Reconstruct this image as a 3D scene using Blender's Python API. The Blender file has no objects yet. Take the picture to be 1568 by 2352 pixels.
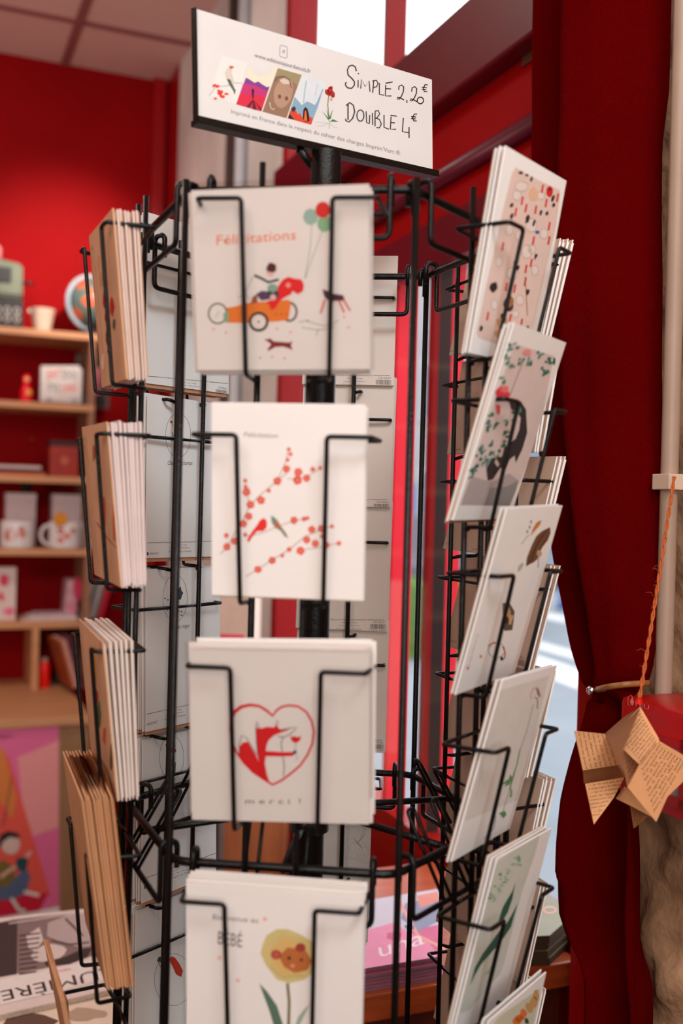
import bpy, bmesh, math, random
from mathutils import Vector, Matrix
random.seed(7)
sc = bpy.context.scene
COL = sc.collection
# ------------------------------------------------------------------ camera, light, exposure
CZ = 1.45
PITCH, ROLL, FPX = 0.00751, 0.02596, 2381.39
cam_d = bpy.data.cameras.new('camera'); cam = bpy.data.objects.new('camera', cam_d); COL.objects.link(cam)
cam_d.sensor_fit = 'VERTICAL'; cam_d.sensor_height = 36; cam_d.sensor_width = 24
cam_d.lens = FPX / 2352 * 36
cp, sp = math.cos(PITCH), math.sin(PITCH)
_U = Vector((0, sp, cp)); _F = Vector((0, cp, -sp)); _X = Vector((1, 0, 0))
cr, sr = math.cos(ROLL), math.sin(ROLL)
_R = _X * cr + _U * sr; _T = _U * cr - _X * sr
CAMP = Vector((0, 0, CZ))
cam.matrix_world = Matrix.Translation(CAMP) @ Matrix((_R, _T, -_F)).transposed().to_4x4()
cam_d.clip_start = 0.02; cam_d.clip_end = 200
cam_d.dof.use_dof = True; cam_d.dof.focus_distance = 1.12; cam_d.dof.aperture_fstop = 3.4
sc.camera = cam
PHI = math.radians(22.5)
EA = Vector((math.cos(PHI), math.sin(PHI), 0)); EB = Vector((-math.sin(PHI), math.cos(PHI), 0))
RZ = Matrix.Rotation(PHI, 4, 'Z')
def W(a, b, z): return EA * a + EB * b + Vector((0, 0, z))

w = bpy.data.worlds.new('sky'); sc.world = w; w.use_nodes = True
bg = w.node_tree.nodes['Background']; bg.inputs[0].default_value = (0.93, 0.965, 1.0, 1); bg.inputs[1].default_value = 3.0
def area(name, loc, target, size, energy, color, sizey=None):
    d = bpy.data.lights.new(name, 'AREA'); d.energy = energy; d.color = color; d.size = size
    if sizey: d.shape = 'RECTANGLE'; d.size_y = sizey
    o = bpy.data.objects.new(name, d); COL.objects.link(o); o.location = loc
    o.rotation_euler = (Vector(target) - Vector(loc)).to_track_quat('-Z', 'Y').to_euler(); return o
area('warm_key_light', (-0.55, -0.75, 2.6), (0, 1.0, 1.35), 1.1, 20, (1, .86, .76))  # added warm key light, out of view behind the camera
area('camera_side_fill', (0.2, -1.05, 1.65), (0.1, 1.1, 1.4), 1.0, 17.5, (1, .95, .90))  # unseen fill added near the camera axis to reach the card backs
area('rack_fill_light', (.5, -.3, 2.9), (-.05, 1.05, 1.4), .6, 26, (.88, .95, 1))  # unseen cool fill added overhead for the left back and right cards
area('ceiling_wash_fill', W(-1.7, 1.6, 1.3), W(-1.2, 2.4, 3.0), .5, 16, (1, .86, .78))  # upward fill added out of view to brighten the ceiling
area('counter_fill_light', W(-.35, 2.5, 3.0), W(-.45, 3.1, .9), .5, 30, (1, .86, .76))  # unseen fill added to brighten the counter and shelf boards
_l = bpy.data.lights.new('shelf_spot', 'SPOT'); _l.energy = 150; _l.color = (1, .88, .8); _l.spot_size = math.radians(38); _l.spot_blend = 1; _l.shadow_soft_size = .06
_o = bpy.data.objects.new('shelf_spot', _l); COL.objects.link(_o); _o.location = W(0.72, 2.55, 2.8)
_o.rotation_euler = (W(.46, 3.82, 2.2) - _o.location).to_track_quat('-Z', 'Y').to_euler()
sc.view_settings.view_transform = 'Standard'; sc.view_settings.look = 'None'
sc.view_settings.exposure = 0.12; sc.view_settings.gamma = 1.0; sc.view_settings.use_curve_mapping = False

# ------------------------------------------------------------------ helpers
def ray(px, py):
    x = (px - 784) / FPX; y = (py - 1176) / FPX
    return _F + _R * x - _T * y
def room(p): return (p.dot(EA), p.dot(EB), p.z)
def hitA(px, py, a):
    d = ray(px, py); return room(CAMP + d * (a / d.dot(EA)))
def hitB(px, py, b):
    d = ray(px, py); return room(CAMP + d * (b / d.dot(EB)))
def hitZ(px, py, z):
    d = ray(px, py); return room(CAMP + d * ((z - CZ) / d.z))
def atD(px, py, dep): return CAMP + ray(px, py) * dep
def lin(v):
    v /= 255.0
    return v / 12.92 if v <= .04045 else ((v + .055) / 1.055) ** 2.4
_M = {}
def mat(name, rgb=None, rough=.6, var=.06, scale=30, bump=0, metal=0, spec=.4, emit=0, coat=0, stretch=None):
    if name in _M: return _M[name]
    m = bpy.data.materials.new(name); m.use_nodes = True; _M[name] = m
    nt = m.node_tree; b = nt.nodes['Principled BSDF']
    c = [lin(x) for x in rgb]
    b.inputs['Roughness'].default_value = rough; b.inputs['Metallic'].default_value = metal
    b.inputs['Specular IOR Level'].default_value = spec
    if coat: b.inputs['Coat Weight'].default_value = coat
    tc = nt.nodes.new('ShaderNodeTexCoord'); no = nt.nodes.new('ShaderNodeTexNoise'); no.inputs['Scale'].default_value = scale
    no.inputs['Detail'].default_value = 4
    src = tc.outputs['Object']
    if stretch:
        mp = nt.nodes.new('ShaderNodeMapping'); mp.inputs['Scale'].default_value = stretch
        nt.links.new(src, mp.inputs['Vector']); src = mp.outputs['Vector']
    nt.links.new(src, no.inputs['Vector'])
    r = nt.nodes.new('ShaderNodeValToRGB')
    r.color_ramp.elements[0].position = .3; r.color_ramp.elements[1].position = .7
    r.color_ramp.elements[0].color = [max(0, x * (1 - var)) for x in c] + [1]
    r.color_ramp.elements[1].color = [min(1, x * (1 + var)) for x in c] + [1]
    nt.links.new(no.outputs['Fac'], r.inputs['Fac']); nt.links.new(r.outputs['Color'], b.inputs['Base Color'])
    if bump:
        bp = nt.nodes.new('ShaderNodeBump'); bp.inputs['Strength'].default_value = bump; bp.inputs['Distance'].default_value = .01
        nt.links.new(no.outputs['Fac'], bp.inputs['Height']); nt.links.new(bp.outputs['Normal'], b.inputs['Normal'])
    if emit:
        b.inputs['Emission Color'].default_value = c + [1]; b.inputs['Emission Strength'].default_value = emit
    return m
def clear(name, mixf, tint=(1, 1, 1), rough=.05):
    if name in _M: return _M[name]
    m = bpy.data.materials.new(name); m.use_nodes = True; _M[name] = m; nt = m.node_tree
    for n in list(nt.nodes):
        if n.type == 'BSDF_PRINCIPLED': nt.nodes.remove(n)
    out = [n for n in nt.nodes if n.type == 'OUTPUT_MATERIAL'][0]
    t = nt.nodes.new('ShaderNodeBsdfTransparent'); t.inputs[0].default_value = (*tint, 1)
    g = nt.nodes.new('ShaderNodeBsdfGlossy'); g.inputs['Roughness'].default_value = rough
    mx = nt.nodes.new('ShaderNodeMixShader')
    lw = nt.nodes.new('ShaderNodeLayerWeight'); lw.inputs['Blend'].default_value = .25
    ml = nt.nodes.new('ShaderNodeMath'); ml.operation = 'MULTIPLY'; ml.inputs[1].default_value = mixf
    nt.links.new(lw.outputs['Fresnel'], ml.inputs[0]); nt.links.new(ml.outputs[0], mx.inputs[0])
    nt.links.new(t.outputs[0], mx.inputs[1]); nt.links.new(g.outputs[0], mx.inputs[2]); nt.links.new(mx.outputs[0], out.inputs[0])
    return m
def C(r, g, b):  # flat printed ink
    return mat('ink_%d_%d_%d' % (r, g, b), (r, g, b), .55, .03, 60)

def link(o, parent=None, label=None, cat=None, group=None, kind=None):
    COL.objects.link(o)
    if parent: o.parent = parent
    if label: o['label'] = label
    if cat: o['category'] = cat
    if group: o['group'] = group
    if kind: o['kind'] = kind
    return o
def obj(name, bm, mats, M=None, parent=None, smooth=False, **k):
    me = bpy.data.meshes.new(name); bm.normal_update(); bm.to_mesh(me); bm.free()
    for m in (mats if isinstance(mats, (list, tuple)) else [mats]): me.materials.append(m)
    if smooth:
        for p in me.polygons: p.use_smooth = True
        me.set_sharp_from_angle(angle=math.radians(40))
    o = bpy.data.objects.new(name, me)
    if M is not None: o.matrix_world = M
    return link(o, parent, **k)
def thing(name, M, label, cat, group=None):
    o = bpy.data.objects.new(name, None); o.empty_display_size = .02; o.matrix_world = M
    return link(o, None, label, cat, group)
def box(bm, x0, x1, y0, y1, z0, z1, mi=0, bev=0):
    vs = [bm.verts.new(p) for p in ((x0,y0,z0),(x1,y0,z0),(x1,y1,z0),(x0,y1,z0),(x0,y0,z1),(x1,y0,z1),(x1,y1,z1),(x0,y1,z1))]
    fs = [bm.faces.new([vs[i] for i in f]) for f in ((3,2,1,0),(4,5,6,7),(0,1,5,4),(1,2,6,5),(2,3,7,6),(3,0,4,7))]
    for f in fs: f.material_index = mi
    if bev:
        es = list({e for f in fs for e in f.edges})
        bmesh.ops.bevel(bm, geom=es, offset=bev, segments=2, affect='EDGES', profile=.6)
    return vs
def boxm(x0, x1, y0, y1, z0, z1, bev=0):
    bm = bmesh.new(); box(bm, min(x0,x1), max(x0,x1), min(y0,y1), max(y0,y1), min(z0,z1), max(z0,z1), 0, bev); return bm
def fillet(pts, r, n=4):
    pts = [Vector(p) for p in pts]; out = [pts[0]]
    for i in range(1, len(pts) - 1):
        p, a, b = pts[i], pts[i-1] - pts[i], pts[i+1] - pts[i]
        k = min(r, a.length * .45, b.length * .45)
        A = p + a.normalized() * k; B = p + b.normalized() * k
        for j in range(n + 1):
            t = j / n; out.append(A * (1-t)**2 + p * 2*t*(1-t) + B * t*t)
    out.append(pts[-1]); return out
def tube(bm, pts, r, seg=8, closed=False, mi=0, cap=True):
    pts = [Vector(p) for p in pts]; n = len(pts); rings = []
    rr = r if isinstance(r, (list, tuple)) else [r] * n
    prev = None
    for i in range(n):
        if closed: t = pts[(i+1) % n] - pts[i-1]
        else: t = pts[min(i+1, n-1)] - pts[max(i-1, 0)]
        if t.length < 1e-9: t = Vector((0, 0, 1))
        t.normalize()
        if prev is None:
            up = Vector((0, 0, 1)) if abs(t.z) < .9 else Vector((1, 0, 0)); x = t.cross(up).normalized()
        else:
            x = (prev - t * prev.dot(t))
            x = x.normalized() if x.length > 1e-6 else t.orthogonal().normalized()
        prev = x; y = t.cross(x)
        rings.append([bm.verts.new(pts[i] + (x * math.cos(2*math.pi*k/seg) + y * math.sin(2*math.pi*k/seg)) * rr[i]) for k in range(seg)])
    m = n if closed else n - 1
    for i in range(m):
        A, B = rings[i], rings[(i+1) % n]
        for k in range(seg):
            f = bm.faces.new((A[k], A[(k+1) % seg], B[(k+1) % seg], B[k])); f.material_index = mi; f.smooth = True
    if cap and not closed:
        bm.faces.new(rings[0][::-1]).material_index = mi; bm.faces.new(rings[-1]).material_index = mi
def tubem(pts, r, seg=8, closed=False):
    bm = bmesh.new(); tube(bm, pts, r, seg, closed); return bm
def lathe(bm, prof, seg=24, mi=0, c=(0, 0, 0)):
    rings = []
    for r, z in prof:
        rings.append([bm.verts.new((c[0] + r * math.cos(2*math.pi*k/seg), c[1] + r * math.sin(2*math.pi*k/seg), c[2] + z)) for k in range(seg)])
    for A, B in zip(rings, rings[1:]):
        for k in range(seg):
            f = bm.faces.new((A[k], A[(k+1) % seg], B[(k+1) % seg], B[k])); f.material_index = mi; f.smooth = True
    bm.faces.new(rings[0][::-1]).material_index = mi; bm.faces.new(rings[-1]).material_index = mi
def lathem(prof, seg=24):
    bm = bmesh.new(); lathe(bm, prof, seg); return bm

# ------------------------------------------------------------------ printing on flat sheets
_T_CACHE = {}
def glyphs(s):
    if s in _T_CACHE: return _T_CACHE[s]
    cu = bpy.data.curves.new('t', 'FONT'); cu.body = s; cu.size = 1; cu.resolution_u = 2
    o = bpy.data.objects.new('t', cu); me = bpy.data.meshes.new_from_object(o)
    vs = [(v.co.x, v.co.y) for v in me.vertices]; fs = [tuple(p.vertices) for p in me.polygons]
    x0 = min(v[0] for v in vs); x1 = max(v[0] for v in vs)
    bpy.data.objects.remove(o); bpy.data.curves.remove(cu); bpy.data.meshes.remove(me)
    _T_CACHE[s] = ([(x - x0, y) for x, y in vs], fs, x1 - x0); return _T_CACHE[s]
EPS = 7e-5
class Print:
    """collects printed shapes for one face of a sheet lying in its local y plane (side -1 front, +1 back)"""
    def __init__(s, bm, mats, M, y0, side=-1, eps=EPS, lim=None):
        s.bm, s.mats, s.y0, s.side, s.eps = bm, mats, y0, side, eps; s.lim = lim
        s.Mi = M.inverted(); s.o = s.Mi @ CAMP; s.n = 0
    def p2(s, px, py):
        d = s.Mi.to_3x3() @ ray(px, py); t = (s.y0 - s.o.y) / d.y; q = s.o + d * t; x, z = q.x, q.z
        if s.lim: x = max(s.lim[0], min(s.lim[1], x)); z = max(s.lim[2], min(s.lim[3], z))
        return x, z
    def mi(s, m):
        if m not in s.mats: s.mats.append(m)
        return s.mats.index(m)
    def raw(s, pts, m, layer):
        y = s.y0 + s.side * s.eps * (layer + 1)
        vs = [s.bm.verts.new((x, y, z)) for x, z in pts]
        try: s.bm.faces.new(vs).material_index = s.mi(m)
        except ValueError: pass
    def poly(s, pts, m, layer=0): s.raw([s.p2(*p) for p in pts], m, layer)
    def blob(s, c, rx, ry, m, layer=0, jit=0, n=14, rot=0):
        pts = []
        for k in range(n):
            a = 2*math.pi*k/n; f = 1 + random.uniform(-jit, jit); x, y = rx*math.cos(a)*f, ry*math.sin(a)*f
            pts.append((c[0] + x*math.cos(rot) - y*math.sin(rot), c[1] + x*math.sin(rot) + y*math.cos(rot)))
        s.poly(pts, m, layer)
    def line(s, pts, wd, m, layer=0, closed=False):
        n = len(pts)
        L, R = [], []
        for i in range(n):
            a = pts[i-1] if (i or closed) else pts[0]; b = pts[(i+1) % n] if (i < n-1 or closed) else pts[-1]
            tx, ty = b[0]-a[0], b[1]-a[1]; l = math.hypot(tx, ty) or 1
            ww = wd[i] if isinstance(wd, (list, tuple)) else wd
            L.append((pts[i][0]-ty/l*ww/2, pts[i][1]+tx/l*ww/2)); R.append((pts[i][0]+ty/l*ww/2, pts[i][1]-tx/l*ww/2))
        for i in range(n if closed else n-1):
            j = (i+1) % n; s.poly([L[i], L[j], R[j], R[i]], m, layer)
    def ring(s, c, rx, ry, wd, m, layer=0, n=22):
        s.line([(c[0]+rx*math.cos(2*math.pi*k/n), c[1]+ry*math.sin(2*math.pi*k/n)) for k in range(n)], wd, m, layer, True)
    def text(s, t, pL, pR, m, layer=0, up=None, hs=1.0):
        vs, fs, wd = glyphs(t); bx, by = (pR[0]-pL[0])/wd, (pR[1]-pL[1])/wd
        if up is None: ux, uy = by*hs, -bx*hs      # perpendicular, same scale
        else: ux, uy = up[0]/.7, up[1]/.7          # up = cap height vector in px
        q = [s.p2(pL[0]+bx*x+ux*y, pL[1]+by*x+uy*y) for x, y in vs]
        y = s.y0 + s.side * s.eps * (layer + 1); bv = [s.bm.verts.new((a, y, b)) for a, b in q]; k = s.mi(m)
        for f in fs:
            try: s.bm.faces.new([bv[i] for i in f]).material_index = k
            except ValueError: pass
    def bars(s, x0, y0, x1, y1, h, m, layer=0):
        n = 17; rnd = random.Random(3); x = 0
        seq = [rnd.uniform(.5, 1.6) for _ in range(2*n)]; tot = sum(seq)
        for i in range(0, 2*n, 2):
            a, b = x/tot, (x+seq[i])/tot; x += seq[i]+seq[i+1]
            s.poly([(x0+(x1-x0)*a, y0+(y1-y0)*a), (x0+(x1-x0)*b, y0+(y1-y0)*b), (x0+(x1-x0)*b, y0+(y1-y0)*b+h), (x0+(x1-x0)*a, y0+(y1-y0)*a+h)], m, layer)

# ------------------------------------------------------------------ materials
black = mat('black_powder_coat', (9, 7, 7), .36, .25, 400, .12, spec=.28)
paper = mat('white_card', (226, 219, 215), .6, .02, 20)
paperw = mat('cool_white_card', (240, 242, 241), .5, .02, 20)
cream = mat('cream_card', (228, 214, 198), .6, .03, 20)
kraft = mat('kraft_envelope', (196, 150, 116), .75, .08, 60)
kraftd = mat('brown_kraft', (176, 112, 66), .7, .12, 25)
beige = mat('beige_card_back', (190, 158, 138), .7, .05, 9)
redwall = mat('red_wall_paint', (136, 0, 4), .7, .10, 3, .15, spec=.08)
redpaint = mat('red_gloss_paint', (150, 0, 6), .4, .08, 6, spec=.25)
redframe_lit = mat('daylit_red_frame', (255, 36, 60), .45, .05, 6)  # frame red made brighter, daylight on the posts put into the colour
maroon = mat('maroon_gloss_beam', (96, 8, 26), .38, .08, 5, spec=.5)
darkred = mat('dark_red_box_paint', (150, 0, 4), .6, .06, 6, spec=.1)
concrete = mat('grey_plaster', (206, 200, 196), .9, .30, 3.2, .4, stretch=(1, 1, .6))
stone = mat('beige_stone', (176, 132, 98), .95, .22, 22, .9)
wood = mat('pale_oak', (196, 140, 98), .5, .10, 9, stretch=(1, 6, 6))
woodb = mat('brown_wood', (150, 110, 76), .6, .12, 9, stretch=(3, 3, .7))
woodred = mat('varnished_reddish_wood', (176, 78, 36), .35, .25, 12, spec=.5, stretch=(1, 8, 8))
ceilm = mat('ceiling_tile', (226, 196, 190), .9, .03, 80)
ceilg = mat('ceiling_grid', (150, 92, 92), .8, .03, 30)
velvet = mat('red_curtain_cloth', (112, 0, 2), .85, .10, 260, .25, spec=.03)
pvc = mat('grey_beige_pipe', (160, 134, 116), .45, .05, 15)
glass = clear('window_glass', .10)
sleeve = clear('clear_sleeve', .55, (.93, .91, .9), .12)

# ================================================================== THE ROOM
AW = 0.84
AS = 0.80
_ca, CB, CH = hitA(385, 190, AW)          # room corner
CB += 0.0
b_conc = hitA(642, 620, AW)[1]            # where the grey pier ends and the window bay starts
b_near = 1.10                             # where the bay ends behind the curtain
AG = 0.875
def S(name, bm, m, parent=None): return obj(name, bm, m, RZ, parent, kind='structure')
S('floor', boxm(-3.2, AG + .1, -3.2, CB + .1, -.1, 0), mat('dark_floor', (86, 66, 56), .6, .2, 5))
S('ceiling', boxm(-3.2, AG + .1, -3.2, CB + .1, CH, CH + .1), ceilm)
S('wall_back', boxm(-3.2, AG + .05, CB, CB + .15, 0, CH), redwall)
S('wall_left', boxm(-3.35, -3.2, -3.2, CB + .15, 0, CH), mat('warm_plaster', (200, 160, 140), .9, .05, 3))
S('wall_front', boxm(-3.2, 1.3, -3.35, -3.2, 0, CH), mat('rose_plaster', (205, 150, 140), .9, .05, 3))
# grey plaster pier with a red strip next to the corner
b_red = hitA(410, 300, AW)[1]
bm = bmesh.new(); box(bm, AW, AG + .05, b_red, CB, 0, CH)
S('wall_corner', bm, redpaint)
bm = bmesh.new(); box(bm, AW, AG + .05, b_conc, b_red, 0, CH)
S('wall_pier', bm, concrete)
# near stone wall: displaced grid in front of a solid core
def vnoise(x, y, z=0):
    from mathutils import noise
    return noise.noise(Vector((x, y, z)))
bm = bmesh.new(); nb, nz = 90, 200
b0, b1 = -.35, b_near
grid = []
for i in range(nb + 1):
    row = []
    for j in range(nz + 1):
        b = b0 + (b1 - b0) * i / nb; z = .2 + (2.9 - .2) * j / nz
        rough = .012 if z > 1.12 else .026
        d = rough * (vnoise(b*9, z*9) + .6 * vnoise(b*22, z*22, 3) + .3 * vnoise(b*55, z*55, 7))
        row.append(bm.verts.new((AS + .012 - d, b, z)))
    grid.append(row)
for i in range(nb):
    for j in range(nz): bm.faces.new((grid[i][j], grid[i+1][j], grid[i+1][j+1], grid[i][j+1])).smooth = True
box(bm, AS + .05, 1.3, -3.2, b_near, 0, CH)
S('wall_right', bm, stone)
# little red pilaster left of the corner
pa = hitB(345, 400, CB)[0]; pb = hitB(372, 400, CB)[0]
S('trim_1', boxm(pa, pb, CB - .03, CB, 0, CH), redpaint)
# conduit and cable on the grey pier
def vert_on_wall(px, y, a): return hitA(px, y, a)[1]
b_p = vert_on_wall(556, 300, AW - .015)
S('trim_2', tubem([(AW - .018, b_p, 0), (AW - .018, b_p, CH)], .016, 10), mat('white_conduit', (190, 190, 196), .5))
b_p = vert_on_wall(543, 60, AW - .02)
S('trim_3', tubem([(AW - .022, b_p, 0), (AW - .022, b_p, CH)], .02, 10), mat('brown_cable_duct', (66, 48, 44), .6))
# ceiling grid
ga = hitZ(168, 90, CH)[0]; gb = hitZ(200, 52, CH)[1]
bm = bmesh.new(); k = -6
for k in range(-6, 4):
    a = ga + .6 * k
    if a < AW: box(bm, a - .014, a + .014, -3.1, CB, CH - .006, CH)
for k in range(-10, 3):
    b = gb + .6 * k
    if b < CB: box(bm, -3.1, AW, b - .014, b + .014, CH - .0065, CH - .0005)
S('trim_4', bm, ceilg)
# window bay: sill wall, reveals, panel, beam, transom, posts, glass
S('wall_bay', boxm(AG - .01, AG + .1, b_near, b_conc, 0, .82), redpaint)
S('trim_5', boxm(AW + .0, AG + .04, b_conc - .035, b_conc, 0, CH), redpaint)
z_wt = hitA(1050, 552, AG)[2]                     # top of the lower window
z_bl = hitA(1200, 93, AG - .07)[2]; z_bh = hitA(1020, 45, AG - .07)[2]
S('trim_6', boxm(AG - .035, AG + .1, b_near, b_conc - .035, z_wt, z_bl + .02), darkred)           # red box under the beam
bm = bmesh.new(); box(bm, AG - .07, AG + .1, b_near, b_conc - .035, z_bl, z_bh, 0, .006)
S('trim_7', bm, maroon)
zr = hitA(1155, 318, AG - .05)[2]
S('trim_8', tubem([(AG - .042, b_near, zr), (AG - .042, b_conc - .035, zr)], .016, 12), mat('purple_highlight_rail', (92, 4, 34), .4, .05, 6, spec=.6))  # glossy ledge, the purple of its highlight put into the base colour
S('trim_9', boxm(AG - .045, AG - .03, b_near, b_conc - .035, z_wt - .05, z_wt + .03), maroon)
def post(n, x0, xa, xb, y, z0, z1, m, w_=.02):
    b = hitA(x0, y, AG)[1]; S('trim_%d' % n, boxm(hitB(xa, y, b)[0], hitB(xb, y, b)[0], b, b + w_, z0, z1), m)
post(10, 908, 908, 951, 1000, .85, z_wt, redframe_lit)
post(11, 990, 990, 1002, 1000, .85, z_wt, redpaint)
post(12, 990, 1002, 1031, 1000, .85, z_wt, mat('black_gasket', (22, 14, 16), .4))
post(13, 990, 1031, 1062, 1000, .85, z_wt, redframe_lit)
post(14, 650, 650, 688, 900, .85, CH, redframe_lit)
post(15, 890, 890, 934, 60, z_bh, CH, redpaint)
S('trim_16', boxm(AG - .002, AG + .04, b_near, b_conc - .03, .82, .85), redpaint)
def pane(n, b0, b1, z0, z1):
    o = S('window_%d' % n, boxm(AG - .009, AG - .004, b0, b1, z0, z1), glass)
pane(1, b_near, b_conc - .036, .852, z_wt - .001); pane(2, b_near, b_conc - .036, z_bh + .001, CH - .001)
# a metal latch plate and a screw hole on the red box
pz = hitA(1220, 95, AG - .037)
t = obj('latch_plate', boxm(AG - .0395, AG - .0355, pz[1] - .022, pz[1] + .022, pz[2] - .03, pz[2] + .012, .001), mat('dull_brass', (128, 92, 70), .4, .1, 30, metal=.6), RZ,
        label='dull metal latch plate screwed on the red box above the shop window', cat='latch plate')

# ---- street outside
GZ = -.12
S('floor_street', boxm(1.35, 60, -14, 60, GZ - .05, GZ), mat('grey_asphalt', (112, 120, 128), .9, .10, 1.5))
def stripe(corners, n):
    bm = bmesh.new(); vs = []
    for p in corners:
        a, b, z = hitZ(p[0], p[1], GZ + .008); vs.append(bm.verts.new((a, b, GZ + .008)))
    f = bm.faces.new(vs); r = bmesh.ops.extrude_face_region(bm, geom=[f])
    for v in r['geom']:
        if isinstance(v, bmesh.types.BMVert): v.co.z -= .006
    return bm
st = mat('road_marking', (190, 192, 196), .8, .05, 5)
S('trim_17', stripe([(1195, 1492), (1330, 1540), (1330, 1582), (1195, 1530)], 0), st)
S('trim_18', stripe([(1195, 1462), (1330, 1500), (1330, 1515), (1195, 1478)], 0), st)
S('trim_19', stripe([(1195, 1395), (1300, 1418), (1300, 1430), (1195, 1408)], 0), st)
# facades across the street
def facade(name, px0, px1, depth, ztop, m, label):
    P0, P1 = atD(px0, 1100, depth), atD(px1, 1100, depth); 
    M = Matrix.Translation(Vector((P0.x, P0.y, GZ)))
    t = thing(name, M, label, 'building'); wd = P1.x - P0.x
    obj('wall', boxm(0, wd, 0, 4, 0, ztop), m, parent=t)
    obj('roof', boxm(-.2, wd + .2, -.2, 4.2, ztop, ztop + .3, .05), mat('zinc_roof', (120, 126, 134), .6), parent=t)
    k = 0
    for zz in (1.0, 3.6):
        x = .6
        while x < wd - 1.2:
            f = obj('window', boxm(x, x + .9, -.06, 0, zz, zz + 1.5), mat('shutter_white', (160, 162, 164), .7), parent=t)
            obj('pane', boxm(x + .1, x + .8, -.08, -.06, zz + .1, zz + 1.4), mat('dark_pane', (90, 104, 120), .2), parent=f); x += 2.1
    obj('door', boxm(wd * .5, wd * .5 + .9, -.05, 0, 0, 2.1), mat('blue_door', (70, 90, 130), .6), parent=t)
facade('building', 700, 1105, 25, 7.4, mat('pale_render', (142, 140, 142), .9, .08, .8), 'pale rendered building across the street behind the left window pane')
facade('building', 1125, 1460, 25, 6.6, mat('blue_grey_render', (108, 122, 134), .9, .12, .8), 'blue grey building across the street beside the red curtain')
def car(px, py, yaw, m, label, L=4.1, dep=None):
    a, b, z = hitZ(px, py, GZ); P = W(a, b, GZ)
    t = thing('car', Matrix.Translation(P) @ Matrix.Rotation(yaw, 4, 'Z'), label, 'car', None)
    prof = [(-2.0,.3),(-2.05,.62),(-1.95,.85),(-1.0,.95),(-.45,1.42),(.9,1.45),(1.55,1.0),(2.0,.92),(2.05,.55),(2.0,.3)]
    bm = bmesh.new(); ring = []
    for y in (-.82, .82): ring.append([bm.verts.new((x, y * (1 if zz < 1 else .82), zz)) for x, zz in prof])
    n = len(prof); bm.faces.new(ring[0]); bm.faces.new(ring[1][::-1])
    for i in range(n): bm.faces.new((ring[0][i], ring[1][i], ring[1][(i+1)%n], ring[0][(i+1)%n]))
    bmesh.ops.recalc_face_normals(bm, faces=bm.faces); bmesh.ops.bevel(bm, geom=list(bm.edges), offset=.05, segments=2, affect='EDGES')
    obj('body', bm, m, parent=t)
    gm = mat('car_glass', (70, 82, 96), .15)
    for s in (-1, 1):
        bm = bmesh.new(); vs = [bm.verts.new((x, s * y, zz)) for x, zz, y in ((-.85, .98, .79), (-.4, 1.34, .70), (.8, 1.36, .70), (1.3, 1.02, .78))]
        f = bm.faces.new(vs); r = bmesh.ops.extrude_face_region(bm, geom=[f])
        for v in r['geom']:
            if isinstance(v, bmesh.types.BMVert): v.co.y += s * .04
        obj('side_window', bm, gm, parent=t)
    bm = bmesh.new(); vs = [bm.verts.new(p) for p in ((.95, -.6, 1.40), (.95, .6, 1.40), (1.5, .66, 1.03), (1.5, -.66, 1.03))]
    f = bm.faces.new(vs); r = bmesh.ops.extrude_face_region(bm, geom=[f])
    for v in r['geom']:
        if isinstance(v, bmesh.types.BMVert): v.co.z += .05
    obj('windscreen', bm, gm, parent=t)
    for x in (-1.3, 1.3):
        for s in (-1, 1):
            bm = bmesh.new(); lathe(bm, [(.02,-.1),(.24,-.1),(.31,-.08),(.33,-.04),(.33,.04),(.31,.08),(.24,.1),(.02,.1)], 20)
            bmesh.ops.rotate(bm, verts=bm.verts, cent=(0,0,0), matrix=Matrix.Rotation(math.pi/2, 3, 'X')); bmesh.ops.translate(bm, verts=bm.verts, vec=(x, s*.74, .33))
            obj('wheel', bm, mat('tyre', (26, 26, 28), .8), parent=t)
    for s in (-1, 1): obj('tail_lamp', boxm(-2.09, -2.0, s*.5-.14, s*.5+.14, .6, .76, .02), mat('red_lens', (230, 30, 50), .3), parent=t)
car(990, 1430, math.radians(75), mat('dark_car_paint', (60, 62, 74), .3), 'dark car with red tail lamps parked across the street, left window pane')
car(1290, 1345, math.radians(20), mat('silver_car_paint', (120, 130, 142), .3), 'silver car parked across the street right next to the curtain edge')
a, b, z = hitZ(985, 1500, GZ)
bm = bmesh.new()
bmesh.ops.create_grid(bm, x_segments=30, y_segments=30, size=.5)
for v in bm.verts:
    e = max(abs(v.co.x), abs(v.co.y)) * 2
    v.co.z = (.75 if e < .93 else 0) + (.12 * vnoise(v.co.x * 12, v.co.y * 12) if e < .93 else 0); v.co.x *= 1.2
obj('hedge', bm, mat('hedge_leaves', (60, 98, 42), .9, .4, 18, .8), Matrix.Translation(W(a, b, GZ)), smooth=True,
    label='low clipped green hedge at the street edge seen through the left pane', cat='hedge')
a, b, z = hitZ(1290, 1400, GZ)
obj('bollard', lathem([(.09, 0), (.09, .1), (.06, .12), (.06, .85), (.07, .9), (.03, .98)], 14), mat('blue_bollard', (54, 84, 140), .5), Matrix.Translation(W(a, b, GZ)),
    label='slim blue street bollard by the curtain edge outside', cat='bollard')

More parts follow.
